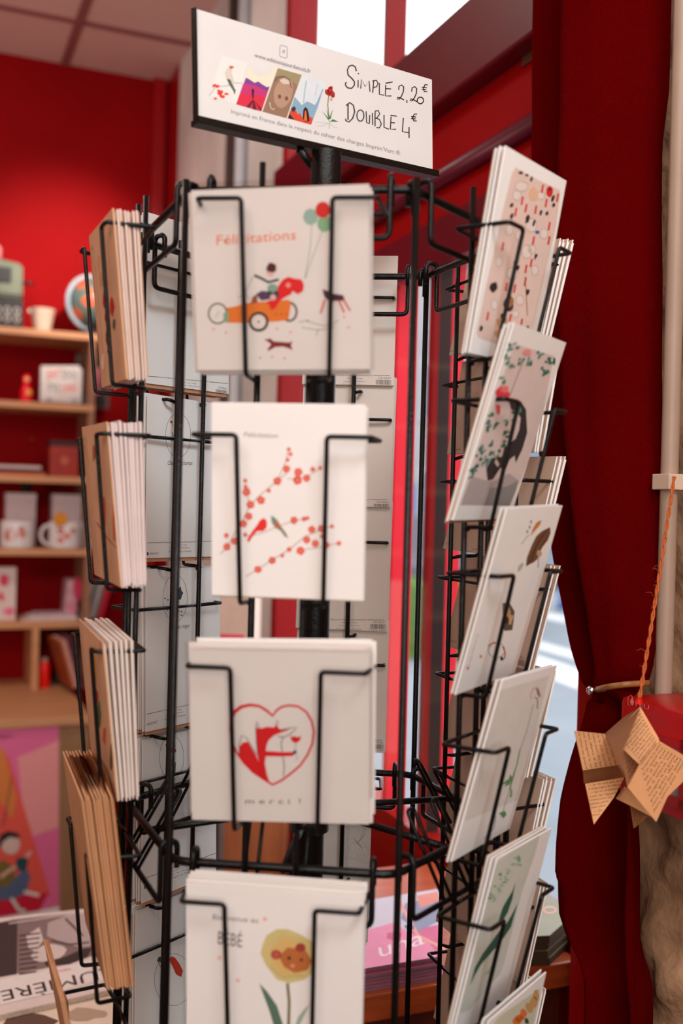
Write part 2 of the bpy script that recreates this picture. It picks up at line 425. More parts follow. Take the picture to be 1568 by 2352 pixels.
# ---- curtain
AC = .745
def cb(px, py): return hitA(px, py, AC)[1:]
Lp = [(1238,-60),(1238,200),(1240,500),(1245,800),(1262,1000),(1282,1180),(1300,1320),(1325,1480),(1345,1545),(1362,1582),(1350,1620),(1318,1700),(1290,1800),(1277,1900),(1272,2000),(1276,2060),(1298,2110),(1332,2160),(1348,2205),(1345,2300),(1338,2420)]
Rp = [(1502,-60),(1498,200),(1482,330),(1478,500),(1478,800),(1480,950),(1496,1080),(1506,1180),(1506,1400),(1492,1480),(1490,1560),(1452,1582),(1470,1620),(1484,1700),(1500,1800),(1512,1900),(1520,2000),(1524,2200),(1524,2420)]
def interp(P, z):
    Q = [cb(*p) for p in P]
    for (b0, z0), (b1, z1) in zip(Q, Q[1:]):
        if z <= z0 and z >= z1: t = (z0 - z) / (z0 - z1); t = t; return b0 + (b1 - b0) * t
    return Q[-1][0] if z < Q[-1][1] else Q[0][0]
ztie = cb(1400, 1583)[1]
bm = bmesh.new(); rows = []
NU, NZ = 120, 170; zt, zb = CH - .03, .05
folds = [(0.04, .10, .016), (.30, .10, -.030), (.52, .07, .010), (.72, .10, .022), (.9, .06, -.012)]
for j in range(NZ + 1):
    z = zt + (zb - zt) * j / NZ
    l, r = interp(Lp, z), interp(Rp, z); row = []
    pin = math.exp(-((z - ztie) / .10) ** 2)
    for i in range(NU + 1):
        s = i / NU
        if z > ztie:
            sh = s
            d = .040 * math.cos(2*math.pi*(s + .2 + .03*math.sin(z*3.1))/.8) + .004 * math.sin(2*math.pi*(4.3*sh + .2*math.sin(z*3)))
        else:
            d = .028 * math.cos(2*math.pi*(s - .37 + .02*math.sin(z*7))/.65) + .004 * math.sin(2*math.pi*(6*s + z*.8))
        zb_ = z - cb(1390, 2035)[1]
        if z < ztie and zb_ > 0 and .26 < s < .70: d += .007 * min(1, zb_/.004) * min(1, (s-.26)/.03, (.70-s)/.03)
        d *= (1 - .55 * pin)
        d += .006 * vnoise(s*5, z*5) 
        row.append(bm.verts.new((AC - .012 - d, l + (r - l) * s, z)))
    rows.append(row)
for j in range(NZ):
    for i in range(NU): bm.faces.new((rows[j][i], rows[j+1][i], rows[j+1][i+1], rows[j][i+1])).smooth = True
bmesh.ops.solidify(bm, geom=list(bm.faces), thickness=-.0025)
cur = thing('curtain', RZ, 'long dark red curtain tied back between the window and the stone wall', 'curtain')
obj('cloth', bm, velvet, parent=cur, smooth=True)
q0, q1, q2 = hitA(1362, 1586, AC - .04)[1:], hitA(1398, 1577, AC - .047)[1:], hitA(1434, 1572, AC - .04)[1:]
obj('tie_back', tubem(fillet([(AC+.02, q0[0]+.006, q0[1]+.002), (AC-.036, q0[0]+.002, q0[1]), (AC-.047, q1[0], q1[1]), (AC-.04, q2[0], q2[1]), (AC-.012, q2[0]-.004, q2[1]+.001)], .012), .0035, 8),
    mat('amber_cord', (150, 96, 52), .4, .3, 120), parent=cur)
bm = bmesh.new(); bmesh.ops.create_uvsphere(bm, u_segments=14, v_segments=10, radius=.0055, matrix=Matrix.Translation((AC-.042, q0[0]+.001, q0[1])))
obj('tie_bead', bm, mat('silver_bead', (220, 220, 224), .15, .02, metal=1), parent=cur, smooth=True, label='silver bead')
# lower cloth band hem
h0, h1 = cb(1350, 2035), cb(1432, 2020)
# red window post behind the curtain
ba, bb = hitA(1322, 1750, AC + .04)[1], hitA(1375, 1750, AC + .04)[1]
S('trim_20', boxm(AC + .04, AC + .055, min(ba, bb), max(ba, bb), 0, CH - .3), redpaint)

# ---- pipe with clamp on the stone wall
AP = AS - .038
b_p = hitA(1545, 800, AP)[1]; zlo = hitA(1545, 1583, AP)[2]
pipe = thing('wall_pipe', RZ, 'pale grey vertical pipe clamped to the stone wall above the red box', 'pipe')
obj('tube', tubem([(AP, b_p, zlo - .014), (AP, b_p, 2.92)], .0095, 20), pvc, parent=pipe, smooth=True)
zc = hitA(1545, 1107, AP)[2]
obj('pipe_clamp', boxm(AP - .013, AS - .01, b_p - .015, b_p + .0125, zc - .0085, zc + .0085, .001), mat('pipe_clip_plastic', (204, 178, 156), .4), parent=pipe)

# ---- red fire alarm box (front face turned to the shop, -a)
AB = .70
def ab(px, py): return hitA(px, py, AB)[1:]
bL, zT = ab(1422, 1628); bx = ab(1495, 1640)
z0 = ab(1470, 1850)[1]
box_t = thing('fire_alarm_box', RZ, 'red plastic fire alarm box under the pipe on the stone wall', 'alarm box')
zt_ = ab(1480, 1612)[1]; bR = bL - .125
bm = boxm(AB, AS - .01, bR, bL, z0, zt_, .008)
obj('housing', bm, mat('red_plastic', (172, 4, 10), .32, .04, 10, spec=.5), parent=box_t, smooth=True)
# raised frame and recessed glass
fb0, fb1, fz0, fz1 = bR + .014, bL - .012, z0 + .014, ab(1480, 1672)[1]
bm = bmesh.new()
for x in ((fb0, fb1, fz1 - .010, fz1), (fb0, fb1, fz0, fz0 + .01), (fb0, fb0 + .012, fz0, fz1), (fb1 - .012, fb1, fz0, fz1)): box(bm, AB - .004, AB, *x)
obj('front_frame', bm, _M['red_plastic'], parent=box_t)
obj('break_glass', boxm(AB - .0012, AB + .001, fb0 + .012, fb1 - .012, fz0 + .01, fz1 - .01), mat('grey_window', (150, 140, 138), .3), parent=box_t)
# writing on the box front: local plane is x = const, so build a print sheet with its own frame
MF = Matrix(((EB * -1), (EA), Vector((0, 0, 1)))).transposed().to_4x4()   # local x=-b, y=a, z=up
MF = Matrix.Translation(EA * AB) @ MF
def wallprint(name, Ml, y0, fn, parent=None, side=-1, eps=EPS, base=None):
    bm = bmesh.new(); ms = []; P = Print(bm, ms, Ml, y0, side, eps); fn(P)
    return obj(name, bm, ms, Ml if parent is None else (parent.matrix_world.inverted() @ Ml), parent)
def feu(P):
    m = C(220, 120, 110)
    P.text('FEU', (1459, 1621), (1490, 1631), m, up=(0, -11))
    P.line([(1442, 1619), (1442, 1602), (1448, 1596), (1454, 1604), (1454, 1606)], 1.2, m)
    P.line([(1442, 1619), (1446, 1621)], 1.2, m)
    P.poly([(1451, 1602), (1456, 1612), (1453, 1621), (1449, 1619), (1446, 1612)], m)
wallprint('printed_sign', MF, -.0003, feu, box_t)

# ================================================================== FURNITURE AND GOODS
TZ = .83
# ---- table in the window bay
b_f = 1.185; a_r = AG - .012; a_l = .45
tb = thing('window_table', RZ, 'reddish wooden table in the window bay behind the card rack', 'table')
obj('tabletop', boxm(a_l, a_r, b_f, b_f + .42, TZ - .034, TZ, .003), woodred, parent=tb)
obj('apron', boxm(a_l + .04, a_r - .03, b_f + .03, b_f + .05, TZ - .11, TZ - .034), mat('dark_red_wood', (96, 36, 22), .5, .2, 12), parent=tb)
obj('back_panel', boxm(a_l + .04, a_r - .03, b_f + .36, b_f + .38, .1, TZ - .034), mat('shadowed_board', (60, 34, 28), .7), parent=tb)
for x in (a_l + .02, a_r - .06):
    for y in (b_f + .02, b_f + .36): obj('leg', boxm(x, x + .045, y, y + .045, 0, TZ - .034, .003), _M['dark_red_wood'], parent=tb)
def flatstack(name, corners, z0, n, th, pagem, coverm, label, cat, group, backlabel, art=None, jit=.004):
    """n magazines lying flat; corners = four px of the top sheet on the plane z0+n*th"""
    zt = z0 + n * th
    P = [hitZ(px, py, zt) for px, py in corners]
    c = Vector((sum(p[0] for p in P)/4, sum(p[1] for p in P)/4, 0))
    first = None
    for k in range(n):
        dx, dy = (random.uniform(-jit, jit), random.uniform(-jit, jit)) if k < n - 1 else (0, 0)
        M = RZ @ Matrix.Translation(Vector((c.x + dx, c.y + dy, z0 + k * th)))
        bm = bmesh.new()
        lo = [bm.verts.new((p[0]-c.x, p[1]-c.y, .0003)) for p in P]; hi = [bm.verts.new((p[0]-c.x, p[1]-c.y, th - .0004)) for p in P]
        bm.faces.new(lo[::-1]); bm.faces.new(hi)
        for i in range(4): bm.faces.new((lo[i], lo[(i+1)%4], hi[(i+1)%4], hi[i]))
        ms = [pagem]
        if k == n - 1 or True:
            bm.faces.ensure_lookup_table(); ms.append(coverm); bm.faces[1].material_index = 1; bm.faces[0].material_index = 1
        bmesh.ops.recalc_face_normals(bm, faces=bm.faces)
        if k == n - 1 and art:
            # print on the top face: plane z=th in this frame -> swap axes
            MP = M @ Matrix.Translation((0, 0, th)) @ Matrix(((1,0,0),(0,0,-1),(0,1,0))).to_4x4()
            bm2 = bmesh.new(); Pn = Print(bm2, ms, MP, 0, 1, 1e-4); Pn.y0 = 0
            # local y of MP must be the face normal
            MP2 = M @ Matrix.Translation((0, 0, th)) @ Matrix(((1,0,0),(0,0,1),(0,1,0))).to_4x4()
            Pn = Print(bm2, ms, MP2, -.0004, 1, 1e-4, (min(p[0] for p in P)-c.x, max(p[0] for p in P)-c.x, min(p[1] for p in P)-c.y, max(p[1] for p in P)-c.y)); art(Pn)
            for v in bm2.verts: v.co = Vector((v.co.x, v.co.z, th + v.co.y))
            tmp = bpy.data.meshes.new('x'); bm2.to_mesh(tmp); bm2.free(); bm.from_mesh(tmp); bpy.data.meshes.remove(tmp)
        obj(name, bm, ms, M, label=label if k == n - 1 else backlabel, cat=cat, group=group)
def art_una(P):
    P.poly([(840,2068),(1010,2035),(1022,2120),(830,2165)], C(206,200,214))
    P.poly([(830,2140),(900,2120),(985,2165),(1010,2200),(830,2245)], C(232,140,176), 1)
    P.poly([(930,2075),(1000,2060),(1020,2110),(960,2140),(920,2110)], C(140,144,172), 1)
    P.poly([(955,2058),(1005,2048),(1012,2070),(965,2085)], C(220,140,128), 2)
    P.line([(910,2060),(960,2150),(1022,2180)], 8, C(236,160,150), 2)
    P.text('una', (872,2200), (975,2168), C(244,226,232), 3, up=(-6,-34))
    P.blob((905,2150), 18, 10, C(210,90,130), 2, .2); P.blob((940,2130), 12, 7, C(90,110,150), 3, .2)
flatstack('magazine', [(820,2225),(1012,2196),(1012,2040),(842,2072)], TZ, 8, .0038, mat('page_edges', (156, 112, 128), .8, .3, 300, stretch=(1,1,14)), mat('magenta_cover', (206, 96, 140), .4, .2, 14), 
    'pink illustrated magazine on top of the pile under the rack on the window table', 'magazine', 'pink magazines piled on the window table', 'pink magazine in the pile below the top one on the window table', art_una)
def art_bk(P): P.ring((1262,2090), 14, 7, 4, C(216,160,140), 0)
flatstack('book', [(1180,2152),(1262,2148),(1322,2095),(1232,2040)], TZ, 4, .0105, mat('old_page_edges', (70, 52, 36), .8, .3, 260, stretch=(1,1,14)), mat('olive_cover', (128, 124, 92), .4, .15, 10),
    'olive green book on top of the pile at the right end of the window table', 'book', 'books piled at the right end of the window table', 'book below the olive one in the pile at the right end of the window table', art_bk)

# ---- back shelf unit against the red wall
BF = CB - .25                                     # shelf front plane
def fb(px, py): return hitB(px, py, BF)
zs = [fb(100, y)[2] for y in (765, 932, 1101, 1269, 1436)]
a1 = fb(216, 1000)[0]; a0 = -1.55
sh = thing('bookshelf', RZ, 'pale wooden wall shelf unit in front of the red wall', 'shelf')
for k, z in enumerate(zs):
    obj('shelf_board', boxm(a0, a1 + (.02 if k == 0 else 0), BF, CB - .002, z - .011, z + .011, .002), wood, parent=sh)
side = mat('brown_side_panel', (150, 104, 78), .6, .1, 8)
ZC = hitB(100, 1585, BF)[2]
obj('side_panel', boxm(a1 - .02, a1, BF + .004, CB - .002, ZC, zs[0] - .011), side, parent=sh)
obj('side_panel', boxm(a0, a0 + .02, BF + .004, CB - .002, ZC, zs[0] - .011), side, parent=sh)
ad = fb(81, 1500)[0]
# ---- counter with the poster
ZC = hitB(100, 1585, BF)[2]
bc = hitZ(60, 1652, ZC)[1]; ac = hitB(207, 1800, bc)[0]
ct = thing('counter', RZ, 'pale wooden counter with a pink poster on its front', 'counter')
obj('worktop', boxm(a0, ac, bc, CB - .002, ZC - .025, ZC, .003), wood, parent=ct)
obj('front_panel', boxm(a0, ac, bc + .012, bc + .03, 0, ZC - .025), woodb, parent=ct)
obj('side_panel', boxm(ac - .02, ac, bc + .03, CB - .002, 0, ZC - .025), woodb, parent=ct)
obj('divider', boxm(ad - .011, ad + .011, BF, CB - .002, ZC + .0005, zs[4] - .011), wood, parent=sh)
MB = RZ @ Matrix.Translation((0, bc, 0))
def art_poster(P):
    P.poly([(-60,1668),(134,1655),(136,2105),(-60,2140)], C(236,232,230))
    P.poly([(-60,1668),(134,1655),(136,2082),(-60,2120)], C(224,104,150), 1)
    P.poly([(40,1740),(135,1700),(135,1900),(60,1925)], C(232,150,150), 2)
    P.poly([(-60,1720),(-60,2100),(116,2055),(20,1740),(0,1716)], C(226,86,72), 3)
    P.poly([(-10,1716),(6,1716),(38,1830),(30,1880),(-40,1790)], C(214,124,60), 4)
    P.poly([(-60,2062),(112,2050),(90,2092),(-60,2112)], C(200,20,52), 4)
    P.text('Lilian', (-26,1700), (28,1694), C(70,30,60), 5, up=(0,-13))
    # reading figure sitting on a red rug
    P.poly([(-30,1990),(10,1975),(30,1990),(40,2030),(20,2050),(-30,2056)], C(120,100,40), 5)
    P.poly([(-40,2040),(20,2035),(55,1990),(70,2010),(62,2050),(30,2066),(-40,2068)], C(84,98,130), 6)
    P.blob((24,1938), 22, 24, C(214,186,176), 6)
    P.poly([(-6,1940),(2,1916),(20,1908),(42,1914),(46,1926),(22,1922),(8,1932),(0,1948)], C(30,30,32), 7)
    P.poly([(38,1970),(66,1968),(60,2000),(34,1998)], C(30,70,74), 7)
    P.line([(0,2015),(22,1998),(38,1990)], 8, C(214,170,156), 8)
    P.line([(60,1970),(70,1955)], 6, C(214,186,176), 8)
    P.line([(55,2048),(90,2056)], 8, C(226,220,210), 7); P.line([(26,2062),(44,2090),(58,2092)], 8, C(206,214,206), 7)
    for k in range(8): P.line([(4+k*3,1900-k*14),(12+k*2,1880-k*14)], 3, C(130,70,66), 5)
bmp = bmesh.new(); msp = []; Pn = Print(bmp, msp, MB, .0115, -1, 2e-4); art_poster(Pn)
obj('poster', bmp, msp, MB, label='pink and orange poster of a reading figure stuck on the counter front', cat='poster')
# ---- things on the shelves
def onshelf(px, k, dep=.10):
    """room a,b,z of a spot above shelf k whose front view lands at px"""
    z = (zs[k] + .011) if k < 5 else ZC
    b = BF + dep
    a = hitB(px, [755, 922, 1091, 1259, 1426, 1560][k], b)[0]
    return a, b, z
def sz(npx, b=None): return npx / FPX * (CB - .25) / 1.034
def place(px, k, dep=.10, rot=0):
    a, b, z = onshelf(px, k, dep)
    return RZ @ Matrix.Translation((a, b, z)) @ Matrix.Rotation(rot, 4, 'Z')
g_green = mat('grey_green_metal', (104, 112, 92), .45, .15, 12)
t = thing('cash_register', place(12, 0, .09), 'grey green metal machine standing on the black box, top shelf left end', 'machine')
bm = bmesh.new(); w2 = sz(36)
vs = [bm.verts.new(p) for p in ((-w2,-.06,.105),(w2*.95,-.06,.105),(w2*.9,-.06,.215),(-w2,-.04,.235),(-w2,.08,.105),(w2*.95,.08,.105),(w2*.9,.08,.235),(-w2,.08,.235))]
for f in ((0,1,2,3),(1,5,6,2),(5,4,7,6),(4,0,3,7),(3,2,6,7),(4,5,1,0)): bm.faces.new([vs[i] for i in f])
bmesh.ops.recalc_face_normals(bm, faces=bm.faces); bmesh.ops.bevel(bm, geom=list(bm.edges), offset=.008, segments=3, affect='EDGES')
obj('body', bm, g_green, parent=t, smooth=True)
obj('front_opening', boxm(-w2*.8, w2*.2, -.064, -.058, .15, .20, .002), mat('dark_slot', (26, 28, 26), .5), parent=t)
obj('crank', tubem([(w2*.9, 0, .165), (w2 + .035, -.01, .165)], .006), mat('black_knob', (14, 12, 12), .4), parent=t)
obj('top_roller', lathem([(.004, 0), (.018, .004), (.018, .04), (.010, .05), (.004, .052)], 14), mat('pink_plastic', (206, 130, 134), .5), Matrix.Translation((-.035, 0, .232)), parent=t)
t = thing('number_box', place(12, 0, .09), 'black box with white dial figures under the grey green machine', 'box')
obj('body', boxm(-w2, w2*.98, -.062, .08, 0, .100, .004), mat('black_box_card', (34, 32, 34), .6), parent=t)
bm = bmesh.new()
for x in (-.03, 0, .03):
    for z in (.032, .058): tube(bm, [(x + .009*math.cos(q*math.pi/6), -.0645, z + .011*math.sin(q*math.pi/6)) for q in range(12)], .0022, 5, True)
obj('dial_figures', bm, mat('white_figures', (196, 190, 180), .6), parent=t)
def cup(px, k, r0, r1, h, m, label, cat='cup', name='paper_cup', dep=.09):
    t = thing(name, place(px, k, dep), label, cat)
    obj('body', lathem([(r0*.9, 0), (r0, .002), (r1, h), (r1*1.03, h + .002), (r1*1.03, h + .006), (r1*.94, h + .006), (r1*.93, h), (r0*.9, .006)], 24), m, parent=t, smooth=True)
    return t
t = cup(97, 0, .026, .040, .076, mat('cream_cup', (206, 184, 164), .6), 'small cream cup with a rolled rim on the top shelf')
obj('spout', boxm(-.048, -.036, -.008, .008, .066, .080, .003), _M['cream_cup'], parent=t)
# globe
t = thing('globe', place(212, 0, .10, .3), 'desk globe with orange and green continents at the right end of the top shelf', 'globe')
R = sz(62)
gm = bpy.data.materials.new('globe_map'); gm.use_nodes = True; nt = gm.node_tree; b_ = nt.nodes['Principled BSDF']; b_.inputs['Roughness'].default_value = .35
tc = nt.nodes.new('ShaderNodeTexCoord'); no = nt.nodes.new('ShaderNodeTexNoise'); no.inputs['Scale'].default_value = 16; rp = nt.nodes.new('ShaderNodeValToRGB')
rp.color_ramp.elements[0].position = .42; rp.color_ramp.elements[0].color = (lin(86), lin(108), lin(110), 1); rp.color_ramp.elements[1].position = .55; rp.color_ramp.elements[1].color = (lin(210), lin(90), lin(60), 1)
e = rp.color_ramp.elements.new(.50); e.color = (lin(96), lin(110), lin(86), 1)
nt.links.new(tc.outputs['Object'], no.inputs['Vector']); nt.links.new(no.outputs['Fac'], rp.inputs['Fac']); nt.links.new(rp.outputs['Color'], b_.inputs['Base Color'])
bm = bmesh.new(); bmesh.ops.create_uvsphere(bm, u_segments=32, v_segments=20, radius=R*.93, matrix=Matrix.Translation((0, 0, R + .03)))
obj('sphere', bm, gm, parent=t, smooth=True)
arc = [(math.cos(q)*R*1.04, 0, R + .03 + math.sin(q)*R*1.04) for q in [math.pi*(.42 + 1.16*i/24) for i in range(25)]]
obj('meridian_ring', tubem(arc, .008, 8), mat('pale_blue_ring', (150, 168, 176), .35), parent=t)
obj('stand', lathem([(.07, 0), (.07, .008), (.02, .016), (.010, .03), (.012, .034)], 24), mat('dark_stand', (60, 24, 24), .5), parent=t)
# row 2
t = thing('nesting_doll', place(60, 1, .08), 'small red nesting doll figurine beside the framed letter sign', 'figurine')
obj('body', lathem([(.018, 0), (.021, .01), (.022, .035), (.017, .055), (.012, .062), (.014, .072), (.0145, .084), (.010, .095), (.003, .10)], 20), mat('red_lacquer', (224, 14, 40), .25), parent=t, smooth=True)
bm = bmesh.new(); bmesh.ops.create_uvsphere(bm, u_segments=12, v_segments=8, radius=.0105, matrix=Matrix.Translation((0, -.007, .080)))
obj('face', bm, mat('doll_face', (228, 170, 120), .4), parent=t, smooth=True)
bm = bmesh.new(); bmesh.ops.create_uvsphere(bm, u_segments=12, v_segments=8, radius=.012, matrix=Matrix.Translation((.006, -.013, .035)))
obj('yellow_flower', bm, mat('doll_yellow', (230, 170, 60), .4), parent=t, smooth=True)
Ms = place(140, 1, .06)
t = thing('letter_sign', Ms, 'white framed letter sign with red and black capitals on small feet, second shelf', 'sign')
w2, hh = sz(48), sz(84)
obj('frame', boxm(-w2, w2, 0, .012, .008, .008 + hh, .006), mat('silver_white_frame', (206, 200, 198), .35), parent=t, smooth=True)
bm = bmesh.new(); msl = []; P = Print(bm, msl, Ms, -.001, -1, 3e-4)
P.poly([(98,840),(183,840),(186,910),(100,910)], C(222,214,208))
P.ring((142,876), 36, 30, 1.4, C(150,146,146), 1, 4)
P.text('EAT', (108,870), (139,870), C(214,40,52), 2, up=(0,-22)); P.text('IDOI', (143,870), (176,870), C(96,104,112), 2, up=(0,-20))
P.text('ITTO', (109,902), (137,902), C(96,104,112), 2, up=(0,-20)); P.text('1000', (142,902), (176,902), C(230,60,80), 2, up=(0,-20))
obj('letter_panel', bm, msl, parent=t)
for x in (-w2*.6, w2*.6): obj('foot', tubem([(x, .02, 0), (x, -.008, .001), (x, -.01, .02)], .005, 8), mat('clear_grey_foot', (150, 140, 138), .2), parent=t)
t = thing('picture_frame', place(212, 1, .16), 'dark picture frame with a rosy picture behind the letter sign', 'picture frame')
for nm, m_, w2, hh, y0, y1 in (('frame', mat('dark_brown_frame', (92, 60, 52), .5), sz(42), sz(132), 0, .015), ('mount', mat('dark_mount', (44, 26, 28), .6), sz(30), sz(104), -.004, 0), ('picture', mat('rosy_picture', (158, 70, 84), .6, .4, 20), sz(18), sz(66), -.007, -.004)):
    zc_ = sz(68); obj(nm, boxm(-w2, w2, y0, y1, zc_ - hh/2, zc_ + hh/2, .002), m_, parent=t)
for px, lab, hh, rr in ((196, 'small black salt pot in front of the dark picture frame', .048, .012), (226, 'black pot in front of the picture frame, at its right', .036, .016)):
    obj('small_pot', lathem([(rr, 0), (rr*1.1, hh*.4), (rr*.6, hh*.8), (rr*.7, hh)], 14), mat('black_iron', (26, 20, 22), .4), place(px, 1, .07), smooth=True, label=lab, cat='pot')
# row 3
for k, (lab, wpx, cl) in enumerate((('bottom paper pad of the low pile on the third shelf', 60, (190, 90, 50)), ('dark paper pad in the middle of the low pile on the third shelf', 56, (70, 40, 40)), ('pale magazine on top of the low pile on the third shelf', 52, (206, 186, 182)))):
    obj('paper_pad', boxm(-sz(wpx), sz(wpx), -.07, .07, k*.0115, k*.0115 + .010, .001), mat('pad_%d' % k, cl, .6), place(38 - 2*k, 2, .09, .02*k), label=lab, cat='paper pad', group=None)
t = thing('storage_tin', place(143, 2, .08), 'orange red square tin with a black lid on the third shelf', 'tin')
w2 = sz(33); obj('body', boxm(-w2, w2, -w2, w2, 0, sz(72), .003), mat('orange_red_tin', (150, 32, 14), .4, .12, 20), parent=t)
obj('lid', boxm(-w2*1.02, w2*1.02, -w2*1.02, w2*1.02, sz(72), sz(84), .003), mat('black_lid', (34, 18, 18), .5), parent=t)
bm = bmesh.new(); bmesh.ops.create_circle(bm, cap_ends=True, radius=.014, segments=16, matrix=Matrix.Translation((0, -w2 - .0006, .055)) @ Matrix.Rotation(math.pi/2, 4, 'X'))
r = bmesh.ops.extrude_face_region(bm, geom=list(bm.faces)); [setattr(v.co, 'y', v.co.y + .0006) for v in r['geom'] if isinstance(v, bmesh.types.BMVert)]
obj('badge', bm, mat('faded_badge', (176, 90, 60), .6), parent=t)
bm = bmesh.new(); bmesh.ops.create_icosphere(bm, subdivisions=1, radius=.006, matrix=Matrix.Translation((0, 0, .17))); tube(bm, [(0, .0, .17), (0, .06, .175)], .0015, 5)
obj('wall_hook', bm, mat('brass_hook', (180, 110, 50), .3, metal=.7), RZ @ Matrix.Translation((hitB(75, 985, CB - .06)[0], CB - .06, zs[2] - .03)), label='tiny brass hook fixed low on the back of the third shelf', cat='hook')
# row 4 mugs and boxes
mugw = mat('white_mug_glaze', (214, 206, 206), .25)
def mug(px, lab, handle, prints, dep=.06):
    M = place(px, 3, dep); t = thing('mug', M, lab, 'mug', 'white mugs on the fourth shelf')
    r = sz(37); h = sz(63)
    obj('body', lathem([(r*.9, 0), (r, .006), (r, h - .002), (r*.97, h), (r*.9, h - .002), (r*.9, .008)], 28), mugw, parent=t, smooth=True)
    if handle: obj('handle', tubem([(-r*.95 - .028*math.sin(q), 0, h*.5 + h*.36*math.cos(q)) for q in [math.pi*i/12 for i in range(13)]], .006, 8), mugw, parent=t)
    bm = bmesh.new()
    for x, z, rr in prints:   # printed spots curved on the mug
        an = math.asin(max(-.9, min(.9, x/r))); n = 10; c = []
        vs = []
        for q in range(n):
            qa = an + rr/r*math.cos(2*math.pi*q/n); qz = z + rr*math.sin(2*math.pi*q/n)
            vs.append(bm.verts.new((math.sin(qa)*(r + .0008), -math.cos(qa)*(r + .0008), qz)))
        bm.faces.new(vs)
    obj('printed_flowers', bm, mat('faded_red_print', (196, 120, 108), .5, .3, 60), parent=t, label='faded red flower print')
mug(38, 'white mug with a brown and red print, left of the two front mugs', False, [(-.025, .045, .022), (.012, .05, .014), (.008, .065, .01)])
mug(148, 'white mug with its handle to the left and red flowers, under the yellow badge', True, [(-.02, .06, .013), (-.02, .03, .012), (.02, .062, .010), (.0, .045, .012)])
mug(214, 'white mug mostly hidden behind the rack at the right end of the fourth shelf', False, [(.0, .045, .012)], .09)
for px, w_, h_, lab in ((44, 34, 128, 'white gift box behind the left mug on the fourth shelf'), (149, 34, 128, 'white gift box behind the mug with the handle on the fourth shelf')):
    t = thing('gift_box', place(px, 3, .15), lab, 'box')
    obj('box', boxm(-sz(w_), sz(w_), -.03, .04, 0, sz(h_) - .028, .002), mat('rosy_white_box', (208, 184, 184), .6), parent=t)
    obj('lid', boxm(-sz(w_)*1.02, sz(w_)*1.02, -.032, .042, sz(h_) - .028, sz(h_), .002), _M['rosy_white_box'], parent=t)
bm = bmesh.new(); bmesh.ops.create_cone(bm, cap_ends=True, segments=20, radius1=.023, radius2=.023, depth=.006, matrix=Matrix.Rotation(math.pi/2, 4, 'X'))
a, b, z = hitB(137, 1192, BF + .024)
obj('badge', bm, mat('yellow_badge', (206, 130, 20), .35, .15, 40), RZ @ Matrix.Translation((a, BF + .006, z)), smooth=True, label='round yellow badge hanging in front of the gift box, above the mug with the handle', cat='badge')
bm = bmesh.new()
for k in range(26):
    a_, l = random.uniform(0, 6.28), random.uniform(.02, .05)
    tube(bm, [(0, 0, .05), (math.cos(a_)*l*.6, math.sin(a_)*l*.4, .05 + l*.5), (math.cos(a_)*l, math.sin(a_)*l*.6, .05 + l*.1)], [.002, .006, .001], 5)
lathe(bm, [(.014, 0), (.02, .03), (.022, .05), (.016, .05)], 12)
obj('small_plant', bm, mat('dark_leaves', (36, 30, 24), .7), place(58, 3, .15) @ Matrix.Translation((0, 0, sz(128) + .0005)), label='small dark plant standing on the left gift box', cat='plant')
# row 5
def book(name, px, k, w_, h_, d_, m, lab, lean=0, dep=.07, grp=None, page=None, art=None):
    M = place(px, k, dep) @ Matrix.Rotation(lean, 4, 'Y')
    t = thing(name, M, lab, 'book', grp)
    bm = bmesh.new()
    box(bm, -w_/2, w_/2, 0, .0001 + d_, 0, h_)
    obj('cover', bm, m, parent=t)
    obj('pages', boxm(-w_/2 + .002, w_/2 - .002, .003, d_ - .004, -.0004 + .0008, h_ + .0006), page or cream, parent=t, label='cream page block')
    if art: 
        bm = bmesh.new(); ms = []; P = Print(bm, ms, M, -.0008, -1, 2e-4); art(P); obj('cover_picture', bm, ms, parent=t)
def ab1(P):
    P.blob((10,1330), 12, 14, C(214,60,90), 0, .3); P.blob((22,1405), 14, 12, C(226,110,140), 0, .3); P.blob((2,1370), 7, 12, C(210,70,100), 0, .3)
book('book', 8, 4, sz(52), sz(122), .03, mat('pale_pink_cover', (216, 196, 190), .5, .05, 12), 'tall pale book with pink flowers at the left end of the fifth shelf', art=ab1)
for k in range(3):
    obj('booklet', boxm(-sz(62 - 9*k), sz(62 - 9*k), -.06, .06, k*.0075, k*.0075 + .0068, .001), mat('booklet_%d' % k, [(206,176,170),(222,206,204),(196,170,178)][k], .6), place(110 + 6*k, 4, .08, .03*k),
        label=['bottom pale booklet lying on the fifth shelf', 'middle pale booklet lying on the fifth shelf', 'top lilac booklet lying on the fifth shelf'][k], cat='booklet', group=None)
def ab2(P): P.blob((178,1350), 12, 24, C(190,40,80), 0, .3); P.blob((165,1395), 10, 14, C(206,120,140), 0, .3)
lean = math.radians(14)
book('book', 160, 4, sz(26), sz(92), .10, mat('pink_marble_cover', (196, 150, 160), .5, .4, 30), 'pink marbled book, first of the leaning books on the fifth shelf', lean*.2, art=ab2)
for k in range(6):
    book('book', 183 + 7*k, 4, sz(6), sz(88 + 2*(k % 3)), .10, mat('grey_cover_%d' % (k % 3), [(150,142,138),(196,190,184),(112,108,108)][k % 3], .5), 'thin grey book leaning between the pink and the red book on the fifth shelf', lean, grp='thin grey leaning books')
book('book', 229, 4, sz(13), sz(92), .10, mat('crimson_cover', (188, 0, 40), .4), 'crimson book, last of the leaning books on the fifth shelf', lean)
